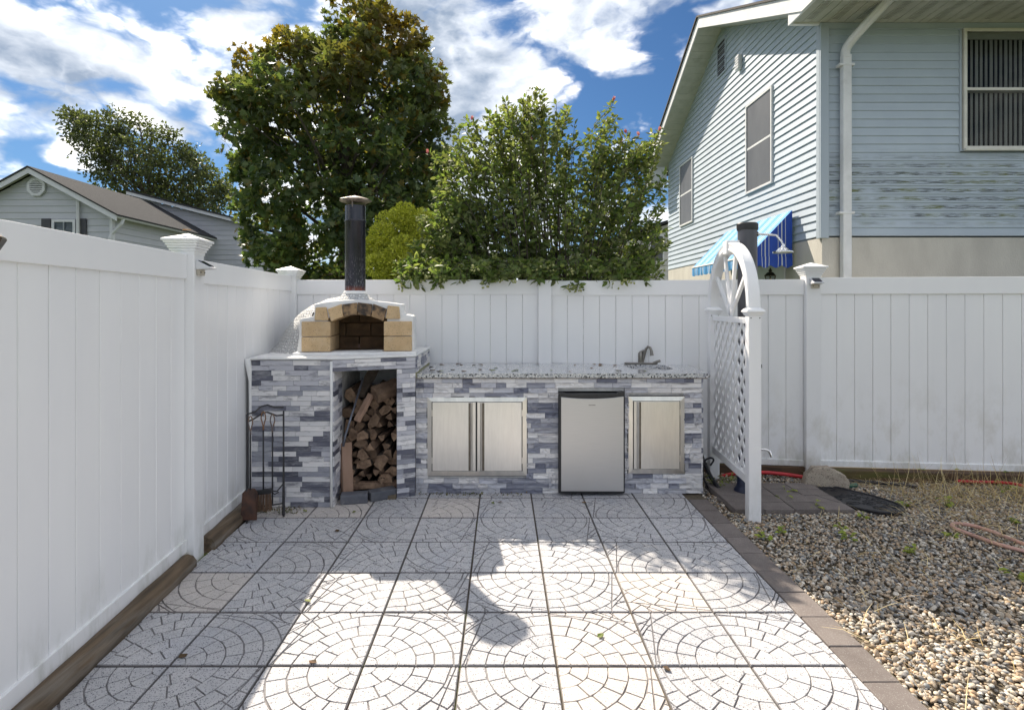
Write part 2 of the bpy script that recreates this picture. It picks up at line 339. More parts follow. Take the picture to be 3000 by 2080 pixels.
def siding_hook(kind):
    def hk(c, col):
        x, y, z = sepxyz(c); rng, mth, mixc, noise = c['rng'], c['math_'], c['mixc'], c['noise']
        mp2 = c['N'].new('ShaderNodeMapping'); c['L'].new(c['geo'].outputs['Position'], mp2.inputs[0]); mp2.inputs['Scale'].default_value = (.10, .10, 1.5)
        c['bh'] = noise(60, 5, 4, .6, mp2.outputs[0])
        if kind:
            mask = mth('MULTIPLY', mth('MULTIPLY', rng(z, 2.45, 2.62), rng(z, 3.46, 3.2)), rng(x, 3.93, 4.0))
            mp3 = c['N'].new('ShaderNodeMapping'); c['L'].new(c['geo'].outputs['Position'], mp3.inputs[0]); mp3.inputs['Scale'].default_value = (.16, 1, 4.5)
            big = rng(noise(2.2, 3, 5), .34, .48)
            f = mth('MULTIPLY', mth('MULTIPLY', rng(noise(30, 6, 8, .65, mp3.outputs[0]), .46, .52), big), mask)
            zz = mth('FRACT', mth('DIVIDE', mth('SUBTRACT', z, 2.372), .1019))
            f = mth('MULTIPLY', f, mth('MULTIPLY', rng(zz, .12, .25), rng(zz, .85, .6)))
            col = mixc(f, col, mixc(rng(noise(3, 2, 11), .48, .6), (.075, .09, .09), (.12, .14, .04)))
        return col
    return hk
BLUES = mat('pale_blue_siding', (.395, .46, .535), (.43, .50, .57), 3, .55, bump=.35, hook=siding_hook(True), rvar=.03, bdist=.003)
BLUET = mat('blue_trim', (.39, .45, .51), (.35, .41, .47), 3, .5, stretch=(1, 1, .1))
WTRIM = mat('white_aluminium_trim', (.72, .73, .74), (.62, .63, .64), 5, .45, c3=(.48, .48, .47), c3scale=4, c3lo=.6, c3hi=.9)
def h_soffit(c, col):
    x, y, z = sepxyz(c); N = c['N']
    return col
SOFFIT = mat('beige_soffit', (.50, .50, .45), (.42, .43, .38), 6, .6, c3=(.33, .33, .27), c3scale=5)
SOFDARK = mat('soffit_perforation', (.17, .17, .15), (.24, .24, .2), 40, .8)
STUCCO = mat('rough_stucco', (.55, .53, .48), (.46, .44, .40), 4, .9, bump=.9, bscale=95, bdist=.006, c3=(.22, .20, .17), c3scale=1.6, c3lo=.56, c3hi=.85, stretch=(1, 1, .35))
SCREEN = mat('window_screen', (.07, .075, .085), (.11, .115, .125), 2.5, .45, stretch=(1, 1, .4))
WHITEF = mat('window_frame_paint', (.70, .68, .62), (.60, .58, .53), 8, .5)
BLIND = mat('beige_blind', (.66, .63, .57), (.56, .54, .49), 7, .8, rvar=.15)
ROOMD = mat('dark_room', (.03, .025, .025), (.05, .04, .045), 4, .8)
SHING = mat('grey_shingle', (.06, .062, .066), (.035, .036, .04), 30, .95, spec=.08, bump=.8, bscale=50, bdist=.02)
SHINGD = mat('dark_shingle', (.045, .04, .04), (.07, .065, .065), 30, .9, bump=.5)
GREYS = mat('grey_white_siding', (.47, .48, .52), (.43, .44, .48), 1.2, .6, rvar=.03)
GREYT = mat('white_house_trim', (.60, .61, .64), (.55, .56, .58), 3, .5)
SHUT = mat('black_shutter', (.03, .03, .04), (.045, .045, .05), 9, .5)
BRASS = mat('aged_brass', (.10, .08, .05), (.03, .028, .025), 40, .4, metal=.7)
CANDLE = mat('amber_glass', (.65, .55, .30), (.5, .4, .2), 20, .3)
SOLARP = mat('solar_panel', (.012, .015, .03), (.02, .025, .05), 60, .12)
CREAM = mat('cream_plastic', (.55, .50, .42), (.48, .44, .36), 30, .5)
def canvas(name, base, line, axis, per, ph):
    def hk(c, col):
        s = sepxyz(c)[axis]; m_ = c['math_']; fr = m_('FRACT', m_('ADD', m_('DIVIDE', s, per), ph))
        a = m_('MULTIPLY', m_('GREATER_THAN', fr, .10), m_('LESS_THAN', fr, .17))
        b = m_('MULTIPLY', m_('GREATER_THAN', fr, .34), m_('LESS_THAN', fr, .38)); d = m_('MULTIPLY', m_('GREATER_THAN', fr, .90), m_('LESS_THAN', fr, .94))
        return c['mixc'](m_('ADD', m_('ADD', a, b), d, clamp=True), col, line)
    return mat(name, base, tuple(.8*q for q in base), 5, .75, hook=hk, bump=.2, bscale=300)
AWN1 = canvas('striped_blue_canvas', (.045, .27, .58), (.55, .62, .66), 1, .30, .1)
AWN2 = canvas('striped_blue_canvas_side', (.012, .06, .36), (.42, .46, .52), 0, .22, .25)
def glassmat():
    m = bpy.data.materials.new('window_glass'); m.use_nodes = True; t = m.node_tree; N = t.nodes; L = t.links
    N.remove(N['Principled BSDF']); tr = N.new('ShaderNodeBsdfTransparent'); tr.inputs[0].default_value = (.75, .77, .78, 1); gl = N.new('ShaderNodeBsdfGlossy'); gl.inputs['Roughness'].default_value = .04
    nz = N.new('ShaderNodeTexNoise'); nz.inputs['Scale'].default_value = 1.2; bp = N.new('ShaderNodeBump'); bp.inputs['Strength'].default_value = .1; L.new(nz.outputs[0], bp.inputs['Height']); L.new(bp.outputs[0], gl.inputs['Normal'])
    fr = N.new('ShaderNodeLayerWeight'); fr.inputs[0].default_value = .12; mx = N.new('ShaderNodeMixShader'); L.new(fr.outputs['Fresnel'], mx.inputs[0]); L.new(tr.outputs[0], mx.inputs[1]); L.new(gl.outputs[0], mx.inputs[2]); L.new(mx.outputs[0], N['Material Output'].inputs[0]); return m
GLASS = glassmat()
LEAF = mat('leaf', (1, 1, 1), attr=True, rough=.5, transl=.48, spec=.35)
LEAFG = mat('conifer_spray', (1, 1, 1), attr=True, rough=.7, transl=.25)
WEEDM = mat('weed_leaf', (.22, .30, .04), (.33, .36, .05), 30, .6, transl=.3)
DRYL = mat('dry_leaf', (.20, .10, .045), (.10, .07, .03), 60, .8, rand=1, rvar=.5)
GREENL = mat('fallen_green_leaf', (.14, .19, .035), (.22, .24, .05), 40, .6, transl=.2)
POD = mat('seed_pod', (.40, .40, .16), (.30, .33, .12), 40, .7)
PINK = mat('pink_petal', (.62, .20, .30), (.68, .34, .42), 20, .6, transl=.3)

# ------------------------------------------------------------------ ground, patio
m = MB(); m.add([(-400, -200, -.09), (400, -200, -.09), (400, 700, -.09), (-400, 700, -.09)], [(0, 1, 2, 3)]); m.obj('ground', GRASSG, kind='structure')
m = MB(); m.box(-2.05, 1.62, -.5, 5.30, -.08, -.014); patio = m.obj('patio', JOINT, kind='structure')

def clip(poly, nx, ny, d):        # keep points with n.p <= d
    out = []
    for i in range(len(poly)):
        a, b = poly[i-1], poly[i]; da = nx*a[0]+ny*a[1]-d; db = nx*b[0]+ny*b[1]-d
        if (da <= 0) != (db <= 0):
            t = da/(da-db); out.append((a[0]+t*(b[0]-a[0]), a[1]+t*(b[1]-a[1])))
        if db <= 0: out.append(b)
    return out
def area(p): return .5*sum(p[i-1][0]*p[i][1]-p[i][0]*p[i-1][1] for i in range(len(p)))
def inset(p, w):
    if len(p) < 3: return []
    q = list(p)
    for i in range(len(p)):
        a, b = p[i-1], p[i]; dx, dy = b[0]-a[0], b[1]-a[1]; l = math.hypot(dx, dy)
        if l < 1e-5: continue
        nx, ny = dy/l, -dx/l; q = clip(q, nx, ny, nx*a[0]+ny*a[1]-w)
        if len(q) < 3: return []
    return q
TW = .4085; GAP = .0034
def tile_mesh(seed, style=0):
    rr = random.Random(seed); W = TW; m = MB(); e = GAP
    m.box(e, W-e, e, W-e, -.03, -.0055)
    def chip(poly):
        for c_ in ((1, 0, W-e), (-1, 0, -e), (0, 1, W-e), (0, -1, -e)): poly = clip(poly, *c_)
        if len(poly) < 3 or abs(area(poly)) < 1.2e-4: return
        if area(poly) < 0: poly = poly[::-1]
        lo = inset(poly, .0017); 
        if len(lo) < 3: return
        hi = inset(lo, .0021)
        if len(hi) < 3: return
        n = len(lo)
        z = rr.uniform(-.0006, .0003)
        tilt = rr.uniform(-.004, .004)
        # top ring and lower ring joined by nearest-vertex skirt
        tv = [(x, y, z+tilt*(x-hi[0][0])) for x, y in hi]; lv = [(x, y, -.0055) for x, y in lo]
        if len(hi) == len(lo):
            best = min(range(n), key=lambda s: sum((hi[(i+s) % n][0]-lo[i][0])**2+(hi[(i+s) % n][1]-lo[i][1])**2 for i in range(n)))
            tv = [tv[(i+best) % n] for i in range(n)]
            m.add(tv+lv, [tuple(range(n))]+[(i, n+i, n+(i+1) % n, (i+1) % n) for i in range(n)])
        else:
            k = len(tv); dn = [(x, y, -.0055) for x, y, _ in tv]
            m.add(tv+dn, [tuple(range(k))]+[(i, k+i, k+(i+1) % k, (i+1) % k) for i in range(k)])
    rs = .095 if style == 0 else .0
    small = [(W-rs*math.sin(t), W-rs*math.cos(t)) for t in [R(a) for a in (0, 22.5, 45, 67.5, 90)]]   # arc points from (W, W-rs)...(W-rs, W)
    def sub_small(poly):
        if not rs: return [poly]
        out = []; cur = poly
        for i in range(4):
            a, b = small[i], small[i+1]; mx, my = (a[0]+b[0])/2-W, (a[1]+b[1])/2-W; l = math.hypot(mx, my); nx, ny = mx/l, my/l
            d = nx*a[0]+ny*a[1]
            o_ = clip(cur, -nx, -ny, -d)       # n.p >= d : outside of the small disc
            if len(o_) >= 3 and abs(area(o_)) > 1e-5: out.append(o_)
            cur = clip(cur, nx, ny, d)
            if len(cur) < 3: break
        return out
    r0 = 0; step = .079; k = 0
    while r0 < W*1.42:
        r1 = r0+step*rr.uniform(.93, 1.07) if k else .062
        rm = (r0+r1)/2; n = max(1, round(rm*math.pi/2/.086)) if k else 1
        if k == 1: n = 2
        ph = rr.uniform(-.3, .3)
        cuts = [0]+[min(max((i+ph*.5+rr.uniform(-.12, .12))/n, .05), .95) for i in range(1, n)]+[1]
        for a, b in zip(cuts, cuts[1:]):
            t0, t1 = a*math.pi/2, b*math.pi/2; ns = max(1, int((t1-t0)/.16)); sk = rr.uniform(-.03, .03)
            poly = [(r1*math.cos(t0+(t1-t0)*i/ns), r1*math.sin(t0+(t1-t0)*i/ns)) for i in range(ns+1)]
            if r0 > 0: poly += [(r0*math.cos(t1+sk+(t0-t1)*i/ns), r0*math.sin(t1+sk+(t0-t1)*i/ns)) for i in range(ns+1)] if abs(sk) < .0 else [(r0*math.cos(t1), r0*math.sin(t1)), (r0*math.cos(t0), r0*math.sin(t0))]
            else: poly += [(0, 0)]
            for q in sub_small(poly): chip(q)
        r0 = r1; k += 1
    if rs:
        for a, b in ((0, 2), (2, 4)):
            chip([(W, W)]+[small[i] for i in range(a, b+1)])
    return m.mesh('paving_tile', TILE)
tiles = [tile_mesh(s, 0) for s in range(9)]
X0 = .228; Y0 = 3.952
rt = random.Random(3)
for j in range(-9, 2):            # rows: tile spans Y0+ j*TW .. +TW
    for i in range(-5, 3):
        x, y = X0+i*TW, Y0-.0015+(j)*.4068
        bx = (i+1) % 2; by = (j+1) % 2     # which corner holds the circle centre
        # circle centres at joints (i odd, j even)
        cx = 0 if i % 2 == 0 else 1; cy = 0 if j % 2 == 0 else 1
        rot = {(0, 0): 0, (1, 0): 1, (1, 1): 2, (0, 1): 3}[(cx, cy)]
        if (j >= 0 and i >= 1) or rt.random() < .07: rot = rt.randrange(4)
        o = link('paving_tile', tiles[rt.randrange(9)], patio)
        off = {0: (0, .0025), 1: (TW, .0025), 2: (TW, .4068-.0025), 3: (0, .4068-.0025)}[rot]
        o.location = (x+off[0], y+off[1], rt.uniform(-.001, .0012)); o.rotation_euler = (rt.uniform(-.002, .002), rt.uniform(-.002, .002), rot*math.pi/2)
        k_ = .4068/TW*.987; o.scale = (1, k_, 1) if rot % 2 == 0 else (k_, 1, 1)
# edging pavers
m = MB(); m.box(1.46, 1.615, -.5, 5.2, -.075, -.018); edg = m.obj('path_edging', JOINT, kind='structure')
m = MB(); m.box(0, .150, 0, .228, -.05, 0); pm = m.mesh('paver', EDGEP, bev=.003)
for k in range(-12, 9):
    o = link('paver', pm, edg); o.location = (1.457+rt.uniform(-.002, .002), 2.229+.233*k, rt.uniform(-.003, .001)); o.rotation_euler = (0, 0, rt.uniform(-.012, .012))
m = MB(); m.add([(1.60, -.5, -.035), (7, -.5, -.035), (7, 5.6, -.035), (1.60, 5.6, -.035)], [(0, 1, 2, 3)]); m.obj('gravel_bed', DIRT, kind='structure')

# pebbles
def ico(sub):
    bm = bmesh.new(); bmesh.ops.create_icosphere(bm, subdivisions=sub, radius=1); bm.verts.ensure_lookup_table()
    v = np.array([x.co[:] for x in bm.verts]); f = np.array([[q.index for q in x.verts] for x in bm.faces]); bm.free(); return v, f
def rotm(n, flat=0.0):
    q = RNG.normal(size=(n, 4)); q[:, 1:3] *= (1-flat); q /= np.linalg.norm(q, axis=1)[:, None]; w, x, y, z = q.T
    return np.stack([1-2*(y*y+z*z), 2*(x*y-z*w), 2*(x*z+y*w), 2*(x*y+z*w), 1-2*(x*x+z*z), 2*(y*z-x*w), 2*(x*z-y*w), 2*(y*z+x*w), 1-2*(x*x+y*y)], 1).reshape(n, 3, 3)
pal = np.array([(.40, .34, .27), (.52, .47, .40), (.30, .29, .27), (.24, .23, .22), (.60, .57, .52), (.42, .31, .21), (.34, .27, .20), (.17, .17, .18), (.50, .40, .30), (.66, .64, .60), (.28, .30, .32)])
def inpad(x, y): return (x < 2.60) & (x > 1.70) & (y > 4.06) & (y < 4.69)
N_ = 54000; yy = RNG.uniform(1.7, 5.15, N_); xx = RNG.uniform(1.6, 5.3, N_)
k = (xx < .946*yy+.35) & (xx > 1.612) & ~inpad(xx, yy) & (yy < 5.27-.17*np.maximum(xx-.4, 0)/2.4*1.05)
xx, yy = xx[k], yy[k]
print('pebbles', len(xx))
for sub, sel in ((2, yy < 3.1), (1, yy >= 3.1)):
    v0, f0 = ico(sub-1 if sub == 1 else 2) if False else ico(2 if sub == 2 else 1)
    v0, f0 = (v0, f0)
    n = sel.sum(); s = RNG.uniform(.005, .012, n)*np.where(RNG.random(n) < .12, 1.35, 1)
    sc = np.stack([s*RNG.uniform(1.0, 1.5, n), s*RNG.uniform(.8, 1.05, n), s*RNG.uniform(.45, .7, n)], 1)
    v = np.einsum('nij,nkj->nki', rotm(n, .72), v0[None]*sc[:, None, :])
    v += np.stack([xx[sel], yy[sel], -.026+RNG.uniform(0, .016, n)], 1)[:, None, :]
    c = pal[RNG.integers(0, len(pal), n)]*RNG.uniform(.9, 1.25, (n, 1))*np.array([1.05, 1.0, .92]); c = np.repeat(c, len(v0), 0)
    f = (f0[None]+np.arange(n)[:, None, None]*len(v0)).reshape(-1)
    link('river_pebbles', npmesh('river_pebbles', v.reshape(-1, 3), f, 3, PEB, c, True), kind='stuff',
         label='tan and grey river pebbles filling the bed right of the patio, '+('nearer half' if sub == 2 else 'half towards the fence'), cat='gravel')

# straw
def blades(n, xr, yr, lr, w, name, cols, lift=.5, zb=-.015, dens=None):
    x = RNG.uniform(*xr, n); y = RNG.uniform(*yr, n)
    if dens is not None:
        kk = dens(x, y) > RNG.random(n); x, y = x[kk], y[kk]; n = len(x)
    L_ = RNG.uniform(*lr, n); a = RNG.uniform(0, 2*math.pi, n); up = RNG.uniform(0, lift, n)**2*2
    d = np.stack([np.cos(a), np.sin(a), up], 1); d /= np.linalg.norm(d, axis=1)[:, None]
    side = np.stack([-np.sin(a), np.cos(a), RNG.uniform(-.5, .5, n)], 1)*w
    p = np.stack([x, y, np.full(n, zb)+RNG.uniform(0, .012, n)], 1)
    pts = []
    for t, ws, dr in ((0, 1, 0), (.5, .8, .06), (1, .15, -.02)):
        c = p+d*(L_*t)[:, None]+np.stack([RNG.normal(0, .03, n)*L_, RNG.normal(0, .03, n)*L_, dr*L_], 1)
        pts += [c-side*ws, c+side*ws]
    v = np.stack(pts, 1).reshape(-1, 3); b = np.arange(n)[:, None]*6
    f = np.concatenate([b+np.array([0, 1, 3, 2]), b+np.array([2, 3, 5, 4])], 1).reshape(-1)
    c = np.repeat(np.array(cols)[RNG.integers(0, len(cols), n)]*RNG.uniform(.7, 1.15, (n, 1)), 6, 0)
    return npmesh(name, v, f, 4, STRAW, c)
sc_ = [(.66, .52, .27), (.52, .38, .18), (.72, .60, .36), (.40, .28, .15)]
def dn(x, y):
    d = .10+.75*np.exp(-((y-4.45)/.33)**2)*(x > 2.5)+.55*np.exp(-((y-4.0)/.5)**2-((x-3.4)/.6)**2)
    return d*(((x-2.735)/.45)**2+((y-4.335)/.36)**2 > .8)*(x < .946*y+.4)*(x > 1.63)*(y < 4.85)*(~((x < 2.6) & (y > 4.06)))
link('dry_grass', blades(8000, (1.63, 5.0), (2.0, 4.85), (.05, .20), .0018, 'dry_grass', sc_, .55, .0, dn), kind='stuff', label='dry yellow straw lying over the gravel below the right fence', cat='dry grass')

link('dry_stalks', blades(650, (2.95, 4.9), (4.15, 4.78), (.10, .34), .0016, 'dry_stalks', sc_, 1.5, -.01, lambda x, y: (np.exp(-((x-3.75)/.45)**2)+.35*np.exp(-((x-4.3)/.5)**2)+.08)*(x < .946*y+.4)*(y < 4.80-.10*(x-2.9))), kind='stuff', label='upright dry yellow weed stalks in front of the right fence', cat='dry grass')

# ------------------------------------------------------------------ fences
def cap_mb(w, z, pt=.035, steps=5):
    prof = [(w*.5+.002, z-.02), (w*.5+.004, z)]
    hw = w*.5+.004
    for s in range(steps-1):
        prof += [(hw+.007, z+.003+.015*s), (hw+.007, z+.013+.015*s), (hw+.0035, z+.015+.015*s)]; hw += .0075
    zt = z+.015*(steps-1); prof += [(hw+.008, zt), (hw+.008, zt+.012), (hw-.004, zt+.016), (.001, zt+.016+pt)]
    return MB().lathe([(r*math.sqrt(2), zz) for r, zz in prof], 4, rot=math.pi/4)
def fence_post(parent, x, y, h, rz, cap=True, w=.127):
    m = MB(); m.box(-w/2, w/2, -w/2, w/2, -.08, h); o = m.obj('post', VINYL, parent, bev=.006, seg=2); o.location = (x, y, 0); o.rotation_euler = (0, 0, rz)
    if cap: cap_mb(w, h-.005).obj('post_cap', VINYL, o)
    return o
def fence_panel(parent, a, b, ztop, zbot, rail=.145, brail=.075, pw=.1525, inw=.0635, thick=.022, side=-1):
    a = Vector((*a, 0)); b = Vector((*b, 0)); d = (b-a); L_ = d.length; d.normalize(); rz = math.atan2(d.y, d.x)
    def put(mb, name, u, **k):
        o = mb.obj(name, VINYL, parent, **k); o.location = a+d*u; o.rotation_euler = (0, 0, rz); return o
    l = L_-2*inw
    put(MB().box(0, l, -.024, .024, ztop-rail, ztop), 'top_rail', inw, bev=.004, seg=2)
    put(MB().box(0, l, -.024, .024, zbot, zbot+brail), 'bottom_rail', inw, bev=.004, seg=2)
    n = round(l/pw); w = l/n
    pmesh = {}
    for i in range(n):
        # tongue-and-groove board: face with chamfered edges and a recessed tongue
        g = .0022; z0, z1 = zbot+brail-.01, ztop-rail+.01
        m = MB(); t = thick/2
        prof = [(g, -t+.003), (g+.003, -t), (w-g-.003, -t), (w-g, -t+.003), (w-g, -t+.008), (w+g*.4, -t+.008), (w+g*.4, t-.008), (w-g, t-.008), (w-g, t-.003), (w-g-.003, t), (g+.003, t), (g, t-.003)]
        m.prism([Vector((p_[0], p_[1], 0)) for p_ in prof], (0, 0, z0), (0, 0, z1))
        if 'p' not in pmesh: pmesh['p'] = m.mesh('picket', VINYL)
        o = link('picket', pmesh['p'], parent); o.location = a+d*(inw+i*w)+Vector((0, 0, 0)); o.rotation_euler = (R(random.uniform(-.03, .03)), 0, rz+R(random.uniform(-.12, .12)))
LF = lambda y: -1.64-.0765*y
P0 = (LF(3.33-2.44), 3.33-2.44); P1 = (LF(3.32), 3.32); P2 = (-2.035, 5.30); rzl = math.atan2(P2[1]-P1[1], P2[0]-P1[0])-math.pi/2
lf = empty('vinyl_fence', (P1[0], P1[1], 0), label='white vinyl privacy fence along the left side of the patio', cat='fence')
def rel(o, parent):      # keep world placement under a translated parent
    o.location = Vector(o.location)-Vector(parent.location)
def under(root, fn):
    before = set(COL.objects); fn()
    for o in set(COL.objects)-before:
        if o.parent is root: rel(o, root)
def bl():
    fence_post(lf, *P0, 1.84, rzl); fence_post(lf, *P1, 1.845, rzl); 
    fence_panel(lf, P0, P1, 1.82, .062); fence_panel(lf, P1, P2, 1.80, .062)
under(lf, bl)
B0 = (-2.035, 5.30); B1 = (.406, 5.30); B2 = (2.777, 4.97); B3 = (5.19, 4.74); B4 = (7.6, 4.5)
bf = empty('vinyl_fence', (0, 5.3, 0), label='white vinyl privacy fence behind the counter, running right past the garden arch', cat='fence')
def bb():
    fence_post(bf, *B0, 1.79, 0); fence_post(bf, *B1, 1.76, R(-4), cap=False, w=.127)
    fence_post(bf, *B2, 1.80, R(-6)); fence_post(bf, *B3, 1.80, R(-5))
    fence_panel(bf, B0, B1, 1.765, .078, rail=.14, brail=.055); fence_panel(bf, B1, B2, 1.755, .075, rail=.14, brail=.055)
    fence_panel(bf, B2, B3, 1.77, .078, rail=.15, brail=.055); fence_panel(bf, B3, B4, 1.77, .078, rail=.15, brail=.055)
under(bf, bb)

# timbers
def timber(name, a, b, r, zc, mt, **k):
    a = Vector(a); b = Vector(b); n = 16; m = MB(); pts = []; rs = []
    for i in range(n+1):
        t = i/n; pts.append(a.lerp(b, t)+Vector((random.uniform(-.003, .003), random.uniform(-.003, .003), zc+random.uniform(-.003, .003)))); rs.append(r*random.uniform(.96, 1.04))
    m.tube(pts, rs, 10); return m.obj(name, mt, smooth='auto', **k)
timber('landscape_timber', (LF(.9)+.050, .9, 0), (LF(3.21)+.050, 3.21, 0), .056, .018, TIMBER, label='weathered grey landscape timber under the left fence, nearer one', cat='timber')
timber('landscape_timber', (LF(3.42)+.06, 3.42, 0), (LF(4.75)+.06, 4.75, 0), .060, .022, TIMBER, label='weathered timber under the left fence between its post and the fireplace tools', cat='timber')
m = MB(); m.box(-.05, 2.36, -.06, .05, -.07, .074); o = m.obj('landscape_timber', TIMBERX, bev=.012, seg=2, label='mossy brown timber under the right fence section beside the rock', cat='timber')
o.location = (2.92, 4.90, 0); o.rotation_euler = (0, 0, math.atan2(B3[1]-B2[1], B3[0]-B2[0]))

m = MB(); m.box(.1, 2.28, -.05, .05, -.08, .071); o = m.obj('landscape_timber', TIMBERX, bev=.012, seg=2, label='brown timber under the back fence behind the arch and counter', cat='timber')
o.location = (.47, 5.30, 0); o.rotation_euler = (0, 0, math.atan2(B2[1]-B1[1], B2[0]-B1[0]))

# solar lights on posts
def solar(loc, rz, label):
    r = empty('solar_light', loc, rz, label=label, cat='solar light', group='solar lights clipped to fence posts')
    m = MB(); m.prism([Vector((0, 0, 0)), Vector((0, -.085, -.045)), Vector((0, -.085, -.052)), Vector((0, 0, -.058))], (-.045, 0, 0), (.045, 0, 0)); m.obj('lamp_housing', WTRIM, r, bev=.002)
    m = MB(); m.prism([Vector((0, -.012, -.0015)), Vector((0, -.074, -.0345)), Vector((0, -.074, -.0385)), Vector((0, -.012, -.0055))], (-.032, 0, 0), (.032, 0, 0)); m.obj('solar_panel', SOLARP, r)
    m = MB(); m.box(-.034, .034, -.022, .0, -.092, -.056); b_ = m.obj('lamp_lens', CREAM, r, bev=.003)
    for s in (-.024, .024):
        q = MB().lathe([(.004, 0), (.004, .003)], 8, M=Matrix.Translation((s, -.0222, -.074)) @ Matrix.Rotation(R(90), 4, 'X')); q.obj('screw', IRON, b_)
    return r
solar((P1[0]+.064, P1[1]+.0, 1.79), rzl+R(90), 'white solar light bracket on the left fence post')
solar((B2[0]+.0, B2[1]-.066, 1.765), R(-6), 'white solar light on the fence post by the downspout')

# ------------------------------------------------------------------ cladding
def stone_unit(seed, rough, mt):
    rr = random.Random(seed); m = MB(); nx, nz = 4, 2; vs = []
    for k in range(nz+1):
        for i in range(nx+1):
            edge = i in (0, nx) or k in (0, nz)
            vs.append((i/nx, (rr.uniform(0, rough) if not edge else rr.uniform(.0, rough*.35)), k/nz))
    fr = [(k*(nx+1)+i, k*(nx+1)+i+1, (k+1)*(nx+1)+i+1, (k+1)*(nx+1)+i) for k in range(nz) for i in range(nx)]
    b = len(vs); 
    ring = [i for i in range(nx+1)]+[(k)*(nx+1)+nx for k in range(1, nz+1)]+[nz*(nx+1)+i for i in range(nx-1, -1, -1)]+[k*(nx+1) for k in range(nz-1, 0, -1)]
    back = [(vs[i][0], -1.0, vs[i][2]) for i in ring]; vs = [(x, 1-.0+y-rough*.5 if False else y, z) for x, y, z in vs]
    # local y: 0 (back) to ~1 (front); flip sign so that front is -y
    vs = [(x, -(1-y), z) for x, y, z in vs]; back = [(x, 0.0, z) for x, _, z in back]
    n = len(ring); m.add(vs+back, fr+[(ring[i], b+i, b+(i+1) % n, ring[(i+1) % n]) for i in range(n)]+[tuple(b+i for i in range(n))])
    return m.mesh('stone', mt)
S1 = [stone_unit(s, .22, ST1) for s in range(4)]; S2 = [stone_unit(s+20, .75, ST2) for s in range(6)]
def clad(parent, p0, p1, z0, z1, rh, ln, units, th=.012, holes=(), gap=.0021, depthvar=0.0, seed=1, top=None):
    rr = random.Random(seed); p0 = Vector((*p0, 0)); p1 = Vector((*p1, 0)); d = p1-p0; L_ = d.length; d.normalize(); rz = math.atan2(d.y, d.x)
    n = round((z1-z0)/rh); rh = (z1-z0)/n; cnt = 0
    for r_ in range(n):
        za, zb = z0+r_*rh, z0+(r_+1)*rh; iv = [(0, L_)]
        for (ha, hb, hz0, hz1) in holes:
            if zb > hz0+.004 and za < hz1-.004:
                nv = []
                for a, b in iv:
                    if hb <= a or ha >= b: nv.append((a, b)); continue
                    if ha > a: nv.append((a, ha))
                    if hb < b: nv.append((hb, b))
                iv = nv
        for a, b in iv:
            u = a; first = True
            while u < b-.006:
                l = ln*rr.choice((.55, .8, 1, 1, 1.1, 1.3)) if not first else ln*rr.uniform(.25, 1.1)
                first = False
                if b-(u+l) < ln*.3: l = b-u
                t = th+rr.uniform(0, depthvar)
                zl, zh = za, zb
                for (ha, hb, hz0, hz1) in holes:      # trim against a hole's edge
                    if u+l > ha+.002 and u < hb-.002:
                        if zl < hz1 < zh: zl = hz1
                        if zl < hz0 < zh: zh = hz0
                if zh-zl > .006:
                    o = link('stone', rr.choice(units), parent); o.location = p0+d*(u+gap/2)+Vector((0, 0, zl+gap/2)); o.rotation_euler = (0, 0, rz)
                    o.scale = (l-gap, t, zh-zl-gap); cnt += 1
                u += l
    return cnt

